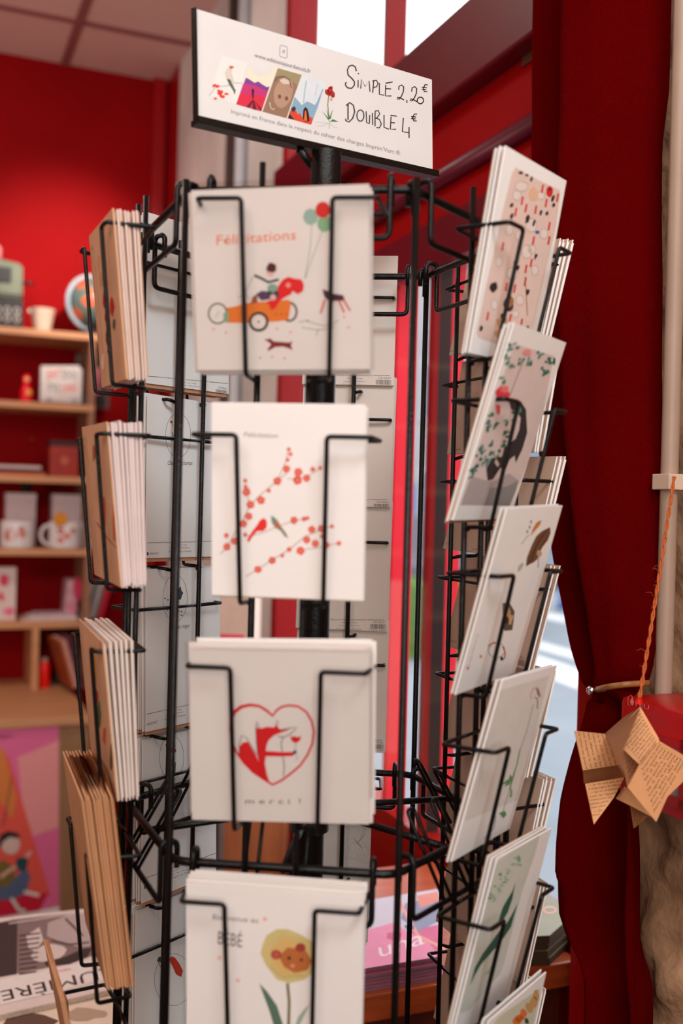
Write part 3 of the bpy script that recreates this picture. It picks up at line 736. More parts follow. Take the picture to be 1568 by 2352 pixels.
# cubby below
t = thing('red_bottle', place(101, 5, .05), 'bright red bottle with a pale cap standing on the counter under the shelves', 'bottle')
obj('body', lathem([(.018, 0), (.0195, .004), (.0195, .075), (.016, .084), (.013, .088)], 20), mat('glowing_red_plastic', (250, 24, 16), .3), parent=t, smooth=True)
obj('cap', lathem([(.012, .086), (.012, .100), (.009, .102)], 16), mat('pale_cap', (206, 150, 140), .4), parent=t, smooth=True)
t = thing('black_camera', place(150, 5, .10), 'small black box with a rounded knob on the counter behind the red bottle', 'box')
obj('body', boxm(-.035, .035, -.02, .03, 0, .055, .008), mat('matt_black', (18, 14, 14), .5), parent=t, smooth=True)
obj('knob', lathem([(.016, .054), (.016, .064), (.010, .068)], 16), _M['matt_black'], parent=t, smooth=True)
Mb = place(196, 5, -.12, .12) @ Matrix.Rotation(math.radians(-16), 4, 'Y') @ Matrix.Translation((0, 0, .03))
t = thing('leaning_book', Mb, 'dark plum book leaning open near the right end of the counter', 'book')
obj('cover', boxm(-.012, .012, 0, .16, 0, .165, .001), mat('plum_cover', (74, 22, 40), .5), parent=t)
obj('pages', boxm(-.028, -.0122, .003, .155, .002, .162), mat('rosy_pages', (196, 140, 128), .6), parent=t)
obj('back_cover', boxm(-.036, -.0282, 0, .16, 0, .165, .001), mat('brown_cover', (150, 70, 30), .5), parent=t)

# ---- things seen between the wires, behind the rack
b_q = 2.35
def boxpx(name, px0, px1, py0, py1, dep, thick, m, lab, cat, parts=None):
    P0, P1 = atD(px0, py1, dep), atD(px1, py1, dep); z1 = atD(px0, py0, dep).z
    M = Matrix.Translation(((P0.x + P1.x)/2, dep, P0.z)); wd = (P1.x - P0.x)/2
    t = thing(name, M, lab, cat); obj('body', boxm(-wd, wd, 0, thick, 0, z1 - P0.z, .002), m, parent=t)
    if parts: parts(t, wd, z1 - P0.z)
    return t
def cab(t, wd, h):
    obj('door', boxm(-wd + .01, wd - .01, -.012, 0, .03, h - .03, .002), mat('orange_wood_door', (206, 128, 84), .45, .12, 8, stretch=(6, 1, 1)), parent=t)
    obj('knob', lathem([(.006, 0), (.006, .01), (.011, .014), (.011, .02), (.004, .024)], 12), mat('brass_knob', (170, 120, 60), .3, metal=.8), Matrix.Translation((-wd + .04, -.012, h*.7)) @ Matrix.Rotation(math.pi/2, 4, 'X'), parent=t)
cabt = boxpx('wooden_cabinet', 470, 612, 1770, 3600, 2.2, .2, mat('orange_wood', (204, 130, 88), .5, .1, 8), 'orange wooden cabinet seen through the rack between the front and back cards', 'cabinet', cab)
cabt2 = boxpx('pale_box', 486, 572, 1340, 1762, 2.25, .22, mat('cream_carton', (222, 196, 178), .6), 'tall cream carton with a pink label behind the rack on the cabinet', 'box',
    lambda t, wd, h: obj('label', boxm(-wd*.75, wd*.55, -.001, 0, h*.60, h*.725), mat('pink_label', (238, 60, 96), .5), parent=t, label='pink label'))

# ---- low table at the lower left with magazines
lt = thing('display_table', RZ, 'low display table at the lower left carrying the magazines', 'table')
TL = .72; Pq = hitZ(0, 2085, TL); bq = Pq[1] + .10
obj('tabletop', boxm(-1.2, -.18, .3, bq, TL - .025, TL, .003), woodb, parent=lt)
for x in (-1.17, -.24):
    for y in (.33, bq - .07): obj('leg', boxm(x, x + .04, y, y + .04, 0, TL - .025), woodb, parent=lt)
def art_lum(P):
    P.poly([(-40,2120),(30,2106),(215,2088),(262,2270),(130,2300),(-40,2338)], C(208,186,178))
    P.poly([(-40,2128),(30,2112),(213,2092),(238,2190),(100,2225),(-40,2252)], C(120,96,92), 1)
    P.poly([(-40,2122),(40,2116),(38,2238),(-40,2252)], C(58,40,38), 2)
    P.poly([(110,2120),(160,2100),(196,2096),(232,2172),(180,2176),(130,2160),(108,2150)], C(168,146,142), 2)
    P.blob((112,2190), 40, 20, C(198,176,168), 3, .06, rot=-.2)
    P.poly([(100,2210),(150,2198),(190,2180),(214,2176),(200,2200),(160,2215),(110,2222)], C(52,36,34), 4)
    P.poly([(60,2150),(90,2130),(100,2160),(80,2185),(66,2180)], C(196,176,170), 3)
    for k in range(9): P.line([(44, 2150 + 11*k), (92 - k, 2144 + 11*k)], 3.2, C(60,42,40), 4)
    P.line([(150,2110),(190,2150)], 5, C(70,50,48), 3); P.line([(120,2160),(160,2170),(205,2165)], 4, C(80,60,56), 4)
    P.poly([(-40,2258),(100,2231),(240,2198),(255,2246),(120,2282),(-40,2318)], C(216,200,192), 5)
    P.text('LUMIÈRE', (252,2222), (0,2278), C(44,28,28), 6, up=(7,23))
    P.text('MUSÉE', (248,2205), (196,2217), C(206,60,60), 6, up=(2,5)); P.text('MEMOIRE', (160,2224), (112,2233), C(206,60,60), 6, up=(2,5))
    P.line([(20,2122),(110,2108),(205,2094)], 2, C(206,190,184), 4)
flatstack('magazine', [(-40,2340),(272,2268),(222,2084),(-40,2112)], TL, 3, .008, mat('grey_pages', (186, 166, 150), .8, .2, 200), mat('grey_cover_mag', (206, 186, 176), .45), 
    'black and white photo magazine lying upside down beside the rack', 'magazine', 'magazines under the black and white one', 'magazine hidden under the black and white photo magazine', art_lum)
def art_low(P):
    P.poly([(-40,2330),(274,2256),(300,2420),(-40,2480)], C(214,190,168))
    for k in range(3): P.text('REVUE DES IMAGES ET DES SAISONS', (262,2262 + 9*k), (10,2318 + 9*k), C(120,96,86), 1, up=(2,5))
    P.blob((70,2345), 60, 20, C(90,60,46), 2, .2); P.blob((190,2330), 50, 14, C(170,140,116), 2, .2)
flatstack('magazine', [(-40,2480),(300,2410),(280,2252),(-40,2322)], TL, 2, .008, _M['grey_pages'], mat('sepia_cover', (214, 190, 168), .45),
    'sepia magazine at the very lower left corner, in front of the black and white one', 'magazine', 'magazines under the sepia one', 'magazine hidden under the sepia magazine', art_low)

# ---- folded paper star on its twine
star = thing('paper_star', Matrix.Translation(atD(1468, 1750, 1.0)), 'folded book page star hanging on orange twine in front of the red alarm box', 'paper ornament')
Sm = star.matrix_world.inverted()
pg = mat('book_page', (214, 156, 108), .8, .05, 60); pgd = mat('book_page_shaded', (150, 96, 56), .85, .1, 60)  # second page colour is a darker copy, shade of the inner folds painted in
ink = C(70, 44, 30)
def sq(u, v): return (1300 + u * .1709, 1560 + v * .1709)   # reading coordinates on the star
def petal(name, pts, deps, text=None, m=pg, lines=None):
    """a flat folded sheet through >=3 pts; plane from first three depths"""
    W3 = [atD(*sq(*p), d) for p, d in zip(pts[:3], deps)]
    n = (W3[1] - W3[0]).cross(W3[2] - W3[0]).normalized()
    if n.dot(W3[0] - CAMP) > 0: n = -n
    y = -n; x = Vector((0, 0, 1)).cross(y); x = (x.normalized() if x.length > .01 else Vector((1, 0, 0))); z = x.cross(y).normalized() * 1.0
    x = y.cross(z).normalized()
    M = Matrix((x, y, z)).transposed().to_4x4(); M.translation = W3[0]
    bm = bmesh.new(); ms = [m]; P = Print(bm, ms, M, 0, -1, 4e-5)
    q = [P.p2(*sq(*p)) for p in pts]
    f1 = [bm.verts.new((a, 0, b)) for a, b in q]; f2 = [bm.verts.new((a, .0006, b)) for a, b in q]
    bm.faces.new(f1); bm.faces.new(f2[::-1])
    for i in range(len(q)): bm.faces.new((f1[i], f1[(i+1) % len(q)], f2[(i+1) % len(q)], f2[i]))
    bmesh.ops.recalc_face_normals(bm, faces=bm.faces)
    for t, pl, pr, h in (text or []): P.text(t, sq(*pl), sq(*pr), ink, 0, up=h)
    obj(name, bm, ms, Sm @ M, parent=star)
R3 = random.Random(5)
WORDS = 'il ne faut pas que la porte du salon reste ouverte quand le vent vient encore dans la cour et les rideaux bougent un peu sur le mur'.split()
def words(n): return ' '.join(R3.choice(WORDS) for _ in range(n))
def rows(p0, p1, q0, q1, n, k, up):
    """n text rows from segment p0->p1 to segment q0->q1"""
    o = []
    for i in range(n):
        t = i / (n - 1)
        o.append((words(k), (p0[0]+(q0[0]-p0[0])*t, p0[1]+(q0[1]-p0[1])*t), (p1[0]+(q1[0]-p1[0])*t, p1[1]+(q1[1]-p1[1])*t), up))
    return o
petal('dark_fold', [(520,730),(780,500),(990,380),(760,960),(820,1320),(720,1180)], (1.02, 1.03, 1.0), m=pgd)
petal('dark_fold', [(225,1225),(720,1140),(790,1320),(240,1400)], (1.0, 1.02, 1.03), m=pgd)
petal('petal', [(110,695),(520,735),(720,1150),(225,1225)], (.985, 1.0, 1.01), [(words(4), (160+62*i, 712+4*i), (262+62*i+i*4, 1205-9*i), (4.5, -.8)) for i in range(7)])
petal('petal', [(255,1405),(780,1320),(640,1590),(372,1950)], (.985, .995, .98), [
    ('— Je ne suis pas seul', (290,1440), (750,1372), (-.8,-5.2)), ('Il empoigna le rideau', (302,1492), (735,1425), (-.8,-5.2)), ("— Qu'on m'attaque", (312,1542), (700,1478), (-.8,-5.2)),
    ("Lors de l'appari", (320,1592), (668,1538), (-.8,-5.2)), ('traitement sur', (318,1642), (620,1592), (-.8,-5.2)), ('plateau partit', (322,1692), (570,1650), (-.8,-5.2)),
    ('ente colère', (335,1740), (530,1706), (-.8,-5.2)), ("— Qu'", (362,1795), (495,1770), (-.8,-5.2)), ('bsence', (352,1842), (450,1822), (-.8,-5.2))])
petal('petal', [(665,1605),(785,1440),(1200,1880),(860,1700)], (1.0, 1.0, .975), [('La lumière du matin', (715,1590), (790,1480), (-5,-3))])
petal('petal', [(855,1700),(1090,1850),(905,2005)], (1.01, .99, 1.0), rows((880,1720),(1040,1830),(900,1900),(960,1950),5,2,(2,-5)), m=pgd)
petal('petal', [(770,940),(985,1130),(870,1340),(820,1450),(780,1250)], (.985, .975, .975), rows((850,1330),(960,1130),(790,1080),(800,990),5,2,(-3,-2)))
petal('petal', [(985,380),(1000,378),(1240,790),(1250,830),(985,1150),(770,945),(660,800),(645,730)], (.995, .995, .96), 
      rows((690,760),(985,425),(1005,1110),(1215,830),11,4,(-4.4,-3.4)))
petal('petal', [(1250,830),(1640,1060),(1620,1330),(1360,1580),(1210,1915),(825,1455),(985,1150)], (.96, .985, .97),
      rows((1010,1150),(1230,860),(1180,1790),(1590,1110),10,4,(-4.4,-3.4)))
tw0 = hitA(1548, 1095, AS - .055); tw0 = W(*tw0); tw1 = atD(1468, 1605, .985)
bm = bmesh.new(); n = 60
for ph in (0, math.pi):
    tube(bm, [Sm @ (tw0.lerp(tw1, i/n) + Vector((math.cos(i*.9 + ph), math.sin(i*.9 + ph), 0)) * .0011 + Vector((0, 0, -.004*math.sin(math.pi*i/n)))) for i in range(n + 1)], .0011, 6)
for k in range(14):
    p = tw0.lerp(tw1, random.uniform(.3, .95)); q = p + Vector((random.uniform(-.012, .006), 0, random.uniform(-.004, .006)))
    tube(bm, [Sm @ p, Sm @ (p.lerp(q, .5) + Vector((0, 0, .003))), Sm @ q], .00018, 4)
obj('twine', bm, mat('orange_twine', (176, 84, 34), .9, .2, 300), parent=star)
lp = atD(1548, 1092, .985*1.0)
bm = bmesh.new(); bmesh.ops.create_cone(bm, cap_ends=True, segments=14, radius1=.0028, radius2=.0028, depth=.0045, matrix=Sm @ Matrix.Translation(atD(1467, 1611, .985)))
obj('bead', bm, mat('red_bead', (226, 20, 16), .3), parent=star, label='small red bead')

# ================================================================== THE CARD RACK
RX, RY, TH, SS = -0.02342, 1.01404, 0.10717, .185
ZT, ZB = .25714 + CZ, -.30177 + CZ
ANG = {'FL': 240, 'FR': 300, 'R': 0, 'BR': 60, 'BL': 120, 'L': 180}
def corner(k, z, s=SS):
    a = math.radians(ANG[k]) - TH; return Vector((RX + s*math.cos(a), RY + s*math.sin(a), z))
EDGE = {'F': ('FL','FR'), 'RF': ('FR','R'), 'RB': ('R','BR'), 'B': ('BR','BL'), 'LB': ('BL','L'), 'L': ('L','FL')}
def frame(p):
    a, b = corner(EDGE[p][0], 0), corner(EDGE[p][1], 0); m = (a + b)/2; u = (b - a).normalized()
    n = (m - Vector((RX, RY, 0))).normalized(); return m, u, n
def pmat(p):   # local x = along the edge, y = inward, z = up
    m, u, n = frame(p); M = Matrix((u, -n, Vector((0, 0, 1)))).transposed().to_4x4(); M.translation = m; return M
rack = thing('card_spinner_rack', Matrix.Translation((RX, RY, 0)), 'black wire spinner rack holding greeting cards on six sides', 'card rack')
RI = rack.matrix_world.inverted()
ZSG = .3465 + CZ
obj('centre_pole', tubem([(0, 0, .03), (0, 0, ZSG - .004)], .0145, 24), black, parent=rack, smooth=True)
obj('base_plate', lathem([(.21, 0), (.215, .006), (.21, .012), (.04, .03), (.02, .05), (.016, .055)], 40), black, parent=rack, smooth=True)
def ringpts(z, r=.014):
    c = [RI @ corner(k, z) for k in ('FL','FR','R','BR','BL','L')]; out = []
    for i in range(6):
        p = c[i]; a = (c[i-1] - p).normalized(); b = (c[(i+1) % 6] - p).normalized()
        for j in range(5):
            t = j/4; out.append((p + a*r)*(1-t)**2 + p*2*t*(1-t) + (p + b*r)*t*t)
    return out
obj('top_ring', tubem(ringpts(ZT), .0036, 10, True), black, parent=rack)
obj('bottom_ring', tubem(ringpts(ZB), .0036, 10, True), black, parent=rack)
obj('low_ring', tubem(ringpts(ZB - .52), .0036, 10, True), black, parent=rack)
for k in ANG:
    c0, c1 = RI @ corner(k, ZB - .53, SS + .0055), RI @ corner(k, ZT + .008, SS + .0055)
    obj('corner_rod', tubem([c0, c1], .0030, 10), black, parent=rack)
    # clip that ties rod and ring
    obj('corner_clip', tubem(fillet([RI @ corner(k, ZT - .022, SS + .002), RI @ corner(k, ZT + .006, SS + .002), RI @ corner(k, ZT + .006, SS - .008), RI @ corner(k, ZT - .012, SS - .008)], .004), .0026, 8), black, parent=rack)
for zz in (ZB, ZT):
    for p in EDGE:
        m, u, n = frame(p)
        e = RI @ Vector((m.x, m.y, zz - .002)) ; d = Vector((m.x - RX, m.y - RY, 0)).normalized()
        if zz == ZB or p in ('B',): obj('spoke', tubem([d * .012 + Vector((0, 0, zz + (.004 if zz == ZB else -.004))), e], .0034, 8), black, parent=rack)
obj('hub_collar', lathem([(.0146, ZB - .02), (.019, ZB - .018), (.019, ZB + .018), (.0146, ZB + .02)], 24), black, parent=rack, smooth=True)
# panels
PAN = {  # rods u, half width, tiers(z of bottoms rel. cam), arm height, front offset at arm/bottom, fw half spacing
 'F':  dict(r=(-.029, .013), W=.073, z=(.103, -.077, -.256, -.438), ah=.128, nt=.064, nb=.043, fs=.035),
 'RF': dict(r=(-.022, .008), W=.064, z=(.129, -.013, -.156, -.298, -.441, -.584), ah=.101, nt=.069, nb=.045, fs=.035, us=.004),
 'RB': dict(r=(-.030, .045), W=.082, z=(.166, .0585, -.049, -.156, -.264, -.371, -.472, -.58), ah=.077, nt=.060, nb=.044, fs=.036),
 'B':  dict(r=(-.015, .030), W=.058, z=(.134, -.006, -.147, -.288, -.43), ah=.104, nt=.066, nb=.046, fs=.026),
 'LB': dict(r=(-.020, .020), W=.064, z=(.110, -.069, -.249, -.430, -.61), ah=.134, nt=.066, nb=.05, fs=.032),
 'L':  dict(r=(-.030, .000), W=.064, z=(.101, -.076, -.259, -.434, -.60), ah=.130, nt=.063, nb=.050, fs=.041)}
NR = .020
for p, d in PAN.items():
    M = RI @ pmat(p)
    bar = []
    bm = bmesh.new()
    parts_ = []
    for zr in (ZT, ZB):
        bm = bmesh.new(); parts_.append(bm); hb = zr - .041
        u0 = .0745 if p != 'LB' else .066
        tube(bm, fillet([(-u0, .0075, zr - .012), (-u0, .0075, zr + .011), (-u0, -.0065, zr + .011), (-u0, -.0065, hb), (u0, -.0065, hb), (u0, -.0065, zr + .011), (u0, .0075, zr + .011), (u0, .0075, zr - .012)], .007), .0026, 8)
    pan = obj('wire_panel', parts_[0], black, M, rack)
    obj('lower_hook_bar', parts_[1], black, parent=pan)
    ztop, zbot = .275 + CZ, min(d['z']) - .03 + CZ
    for r in d['r']:
        obj('rod', tubem([(r, -NR + .004, zbot), (r, -NR + .004, ztop)], .0026, 8), black, parent=pan)
    for s in (-.02, .02):   # hanger loops above the lower ring
        uu = sum(d['r'])/2 + s
        obj('hanger_loop', tubem(fillet([(uu - .0055, -.012, ZB - .035), (uu - .0055, .028, ZB + .034), (uu + .0055, .028, ZB + .034), (uu + .0055, -.012, ZB - .035)], .0055, 6), .0017, 8), black, parent=pan)
    for zc in d['z']:
        zb = zc + CZ; za = zb + d['ah']; bm = bmesh.new()
        for s, r in ((-1, d['r'][0]), (1, d['r'][1])):
            nt, nb = d['nt'], d['nb']
            if p == 'F' and zc > 0: nt += .004
            q = d.get('us', 0)
            tube(bm, fillet([(r, -NR, za), (q + s*d['W'], -NR - .002, za), (q + s*(d['W'] - .004), -nt, za), (q + s*d['fs'], -nt, za), (q + s*(d['fs'] - .002), -nb, zb - .003), (q + s*(d['fs'] - .003) * .9 + r*.1, -NR, zb - .004), (r, -NR, zb - .006)], .0035), .0019, 8)
        tube(bm, [(d['r'][0], -NR, za), (d['r'][1], -NR, za)], .0017, 6)
        obj('pocket', bm, black, parent=pan)

# ------------------------------------------------------------------ cards
env_w = mat('white_envelope', (232, 226, 222), .65, .02, 20); env_k = kraft; edge_br = mat('brown_envelope_edge', (170, 132, 108), .75, .06, 50)
def cmat(p, u, n0, z0, al, ro, yaw):
    m, U, N = frame(p); cu, su = math.cos(yaw), math.sin(yaw)
    U2 = U*cu + N*su; N2 = N*cu - U*su
    up = Vector((0, 0, math.cos(al))) + N2*math.sin(al)
    X = U2*math.cos(ro) + up*math.sin(ro); Z = up*math.cos(ro) - U2*math.sin(ro); Y = Z.cross(X)
    o = m + U*u + N*n0 + Vector((0, 0, z0 + CZ))
    M = Matrix((X, Y, Z)).transposed().to_4x4(); M.translation = o; return M
def card_mesh(w_, h_, t, ms): bm = bmesh.new(); box(bm, -w_/2, w_/2, 0, t, 0, h_); return bm
def make_card(M, w_, h_, cm, em, label, group, back=False, front=None, backart=None, env=True, t=.0012, sl=False, open_flap=False, backm=None, envdz=-.0045):
    """card sheet (local y 0..t, front at y=0) with its envelope behind it, or in front when the backs are seen"""
    bm = bmesh.new(); ms = [cm]; box(bm, -w_/2, w_/2, 0, t, 0, h_)
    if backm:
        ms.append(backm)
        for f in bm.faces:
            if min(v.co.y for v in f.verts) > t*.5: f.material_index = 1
    lim = (-w_/2 + .0004, w_/2 - .0004, .0004, h_ - .0004)
    if front: front(Print(bm, ms, M, 0, -1, lim=lim))
    if backart: backart(Print(bm, ms, M, t, 1, lim=lim))
    o = obj('greeting_card', bm, ms, M, label=label, cat='greeting card', group=group)
    if env:
        y0, y1 = (-.0014, -.0004) if back else (t + .0003, t + .0013)
        dx, dz = random.uniform(-.001, .001), random.uniform(-.0025, .002)
        if back: dz = envdz
        e = obj('envelope', boxm(-w_/2 + .001 + dx, w_/2 - .001 + dx, y0, y1, .0005 + dz, h_ - .002 + dz), em, parent=o)
        if open_flap:
            bm = bmesh.new(); x = w_/2 - .001
            vs = [bm.verts.new(q) for q in ((-x, y1, h_ - .003), (x, y1, h_ - .003), (x*.3, y1 + .002, h_ + .006), (-x*.3, y1 + .002, h_ + .006))]
            bm.faces.new(vs); bmesh.ops.solidify(bm, geom=list(bm.faces), thickness=.0004)
            obj('flap', bm, em, parent=e)
    if sl:
        bm = bmesh.new(); x = w_/2 + .003
        y1 = t + .0016
        for q in (((-x, -.0012), (x, -.0012)), ((-x, y1), (x, y1))):
            bm.faces.new([bm.verts.new((a, b, z)) for (a, b), z in ((q[0], -.001), (q[1], -.001), (q[1], h_ + .006), (q[0], h_ + .006))])
        obj('plastic_sleeve', bm, sleeve, parent=o, label='clear plastic sleeve')
    return o
def stack(p, P0, w_, h_, n, step, cm, em, label, blabel, group, inward=True, al_step=.006, cm0=None, zr=0, uj=.0015, **k):
    """P0=(u,n0,z0,al,ro,yaw); first card is the one whose face (or back) shows; the others follow"""
    u, n0, z0, al, ro, yaw = P0
    first = make_card(cmat(p, *P0), w_, h_, cm0 or cm, em, label, None, back=not inward, **k)
    proto = None
    for i in range(1, n):
        s = -1 if inward else 1
        q = (u + random.uniform(-uj, uj), n0 + s*i*step, z0 + random.uniform(-.001, .0015) + zr*i, al + (s*al_step*i), ro + random.uniform(-.008, .008), yaw + random.uniform(-.01, .01))
        M = cmat(p, *q)
        if proto is None:
            proto = make_card(M, w_, h_, cm, em, blabel, group, back=not inward, open_flap=k.get('open_flap', False), t=k.get('t', .0012), backm=k.get('backm'), envdz=k.get('envdz', -.0045))
        else:
            c = proto.copy(); COL.objects.link(c); c.matrix_world = M
            for ch in proto.children:
                e = ch.copy(); COL.objects.link(e); e.parent = c
                for g in ch.children:
                    f = g.copy(); COL.objects.link(f); f.parent = e
    return first
K = C(58, 50, 50); GR = C(120, 116, 114); OR = C(232, 116, 66)
def zz(x0, y0, s):      # converts coordinates read in an enlarged crop
    return lambda l: [(x0 + a*s, y0 + b*s) for a, b in l]
# --- front column art
def artF1(P):
    P.text('Félicitations', (497,563), (679,550), OR, 0, up=(1,-23)); P.line([(520,548),(517,560)], 3, OR)
    for c_, xy, r in (((150,178,166),(713,498),17), ((206,30,22),(741,482),17), ((132,176,136),(745,514),17)): P.blob(xy, r, r*1.12, C(*c_), r == 17 and xy[0] == 741 and 1 or 0)
    P.line([(716,516),(712,570),(700,640)], 1.2, GR, 0); P.line([(740,530),(718,590),(700,640)], 1.2, GR, 0)
    P.ring((500,720), 21, 23, 3.2, C(80,56,54), 1); P.line([(503,715),(495,730)], 1, GR, 1)
    P.ring((664,716), 17, 21, 4.5, C(40,30,32), 0)
    P.poly([(517,708),(540,704),(565,696),(600,693),(632,692),(664,688),(668,700),(662,734),(640,738),(560,742),(522,741)], C(226,122,40), 1)
    P.poly([(513,720),(524,712),(524,740),(514,740)], C(120,170,140), 2)
    P.blob((594,739), 23, 23, C(40,30,32), 2); P.blob((594,739), 17, 17, C(226,214,206), 3); P.blob((594,739), 6, 6, C(240,236,230), 5); P.blob((594,739), 3, 3, K, 6)
    for x in (556, 634, 646, 658): P.blob((x, 722), 3, 3, C(214,90,40), 2)
    P.poly([(610,694),(618,700),(622,712),(632,708),(642,692),(652,684),(668,676),(672,668),(684,676),(696,668),(698,654),(692,642),(676,640),(662,636),(650,642),(642,652),(636,662),(634,680),(620,690)], C(222,24,30), 3)
    P.blob((662,655), 6, 6, C(226,150,140), 4)
    P.poly([(588,676),(600,668),(624,670),(640,672),(640,684),(600,690)], C(84,60,90), 4)
    P.blob((626,662), 12, 10, C(126,166,148), 5); P.blob((619,673), 5, 5, K, 6); P.blob((635,673), 5, 5, K, 6); P.blob((627,683), 7, 7, C(220,180,176), 5)
    P.poly([(580,682),(590,676),(592,694),(576,698)], C(150,80,60), 5)
    P.line([(584,632),(602,640),(616,648),(632,644),(640,642)], 5, C(30,24,26), 4); P.blob((621,622), 10, 12, C(226,180,172), 4); P.poly([(611,618),(616,606),(622,603),(634,608),(634,622),(626,626),(616,624)], C(80,24,34), 5)
    P.line([(580,636),(566,668),(548,684)], 1.2, GR, 2); P.line([(566,676),(574,690)], 1.2, GR, 2)
    P.poly([(740,664),(752,668),(762,674),(788,678),(792,690),(764,692),(750,688),(744,680)], C(70,30,34), 0); 
    for a in (((746,688),(736,720)), ((764,690),(758,712)), ((778,690),(790,718)), ((788,688),(804,714))): P.line(a, 4, C(206,60,46), 1)
    P.line([(686,740),(704,736),(724,744),(744,748),(764,744),(776,736)], 1.4, GR, 0); P.line([(692,752),(730,758),(768,752)], 1.4, GR, 0); P.line([(730,756),(726,772)], 1.4, GR, 0); P.blob((706,737), 2, 2, K)
    P.poly([(606,779),(616,779),(620,777),(628,784),(664,787),(671,783),(668,794),(672,804),(662,800),(650,796),(632,797),(616,806),(614,802),(622,792),(620,788)], C(132,40,40), 0)
    for x, y in ((490,756),(519,764),(560,764),(636,755),(667,763),(597,822),(625,820),(653,823),(790,728),(800,752)): P.blob((x, y), 2.6, 2.6, C(226,140,116))
z2 = zz(160, 880, .3444)
RD = C(214, 88, 74)
def flower(P, x, y, r=9):
    for k in range(5):
        a = k*1.2566 + x; P.blob((x + r*.55*math.cos(a), y + r*.55*math.sin(a)), r*.5, r*.5, RD, k % 2, .1, 7)
    P.blob((x, y), r*.2, r*.2, C(250,160,110), 2, 0, 6)
def artF2(P):
    P.text('Félicitation', (560,1003), (637,1006), C(120,112,108), 0, up=(2,-11))
    br = C(150,104,92)
    P.line([(506,1273),(525,1250),(546,1212),(560,1190),(574,1160),(600,1135),(637,1104),(660,1086)], 1.6, br)
    P.line([(637,1104),(656,1060),(662,1030)], 1.4, br); P.line([(574,1160),(566,1130),(563,1100)], 1.4, br); P.line([(660,1100),(700,1098),(735,1076)], 1.4, br)
    P.line([(560,1233),(600,1225),(640,1208),(675,1196),(706,1190)], 1.4, br); P.line([(564,1324),(592,1308),(625,1286),(665,1262),(700,1232),(740,1216),(766,1206)], 1.6, br); P.line([(700,1262),(740,1256),(775,1248)], 1.4, br)
    for x, y, r in ((663,1032,5),(667,1043,5),(660,1056,5),(658,1077,9),(685,1084,10),(683,1103,11),(704,1098,9),(718,1078,6),(735,1075,5),(637,1105,10),(617,1127,5),(599,1149,10),(566,1130,10),(575,1159,10),(563,1104,5),(564,1118,5),(571,1186,9),(559,1203,9),(539,1243,9),(521,1256,9),(563,1228,5),
                    (675,1195,9),(698,1192,6),(706,1190,5),(690,1265,10),(625,1287,9),(592,1308,9),(648,1276,5),(704,1240,9),(716,1216,9),(738,1214,9),(762,1209,5),(724,1248,9),(750,1252,8),(778,1248,6),(664,1262,6),(740,1232,6),(520,1230,6)): flower(P, x, y, r)
    P.poly([(604,1190),(610,1192),(613,1200),(612,1212),(604,1220),(590,1220),(580,1232),(571,1246),(567,1240),(578,1222),(590,1206),(596,1196)], C(214,34,30), 2)
    P.poly([(622,1184),(630,1188),(638,1196),(646,1210),(656,1224),(662,1236),(654,1232),(644,1218),(632,1212),(624,1200)], C(120,116,84), 2); P.poly([(630,1196),(638,1200),(644,1212),(634,1210)], C(190,90,60), 3); P.poly([(622,1184),(630,1188),(634,1196),(626,1198)], C(90,140,126), 3)
zf = zz(440, 1360, .3444)
def artF3(P):
    r = C(212, 24, 30)
    h = zf([(540,825),(500,790),(450,760),(390,752),(330,765),(285,800),(262,850),(258,920),(270,1000),(300,1070),(350,1140),(410,1200),(470,1240),(540,1285),(600,1255),(660,1210),(720,1160),(770,1090),(805,1010),(815,930),(800,860),(765,800),(710,762),(650,755),(600,765),(565,790)])
    P.line(h, [6,6,6,7,8,9,8,7,6,5,5,5,5,5,5,5,5,5,5,5,5,5,5,5,5,5], r, 0, True)
    P.poly(zf([(340,1003),(375,998),(400,1040),(430,1090),(455,1150),(480,1240),(450,1230),(390,1190),(340,1120),(318,1080),(320,1030)]), r, 1)
    P.poly(zf([(428,905),(470,908),(500,898),(550,902),(565,878),(578,905),(600,918),(655,915),(600,935),(550,955),(515,985),(500,1020),(495,1060),(600,1066),(680,1066),(680,1092),(600,1096),(495,1094),(488,1140),(500,1210),(520,1270),(470,1240),(455,1160),(440,1100),(435,1000)]), r, 1)
    bk = C(52, 44, 46)
    P.line(zf([(318,1080),(318,1010),(335,955),(365,970),(400,1030),(435,1085)]), 1.6, bk, 2); P.line(zf([(440,1080),(432,990),(428,900),(432,862),(450,905)]), 1.8, bk, 2); P.line(zf([(562,880),(570,850),(580,882)]), 1.4, bk, 2)
    P.line(zf([(600,918),(650,908),(705,900),(660,945),(615,968),(575,962)]), 1.8, bk, 2); P.line(zf([(610,966),(596,1010),(604,1062)]), 1.8, bk, 2); P.line(zf([(608,1098),(618,1160),(612,1225)]), 1.8, bk, 2)
    P.blob(zf([(688,1068)])[0], 5, 5, bk, 3, .3); P.line(zf([(692,1000),(692,1060)]), 1.2, GR, 2); P.line(zf([(700,1085),(712,1100),(690,1120)]), 1.2, GR, 2)
    P.poly(zf([(658,958),(672,965),(688,960),(705,968),(728,958),(724,985),(706,1003),(684,1004),(664,988)]), r, 2)
    P.text('m e r c i  !', (563,1846), (690,1846), C(70,60,58), 0, up=(0,-12))
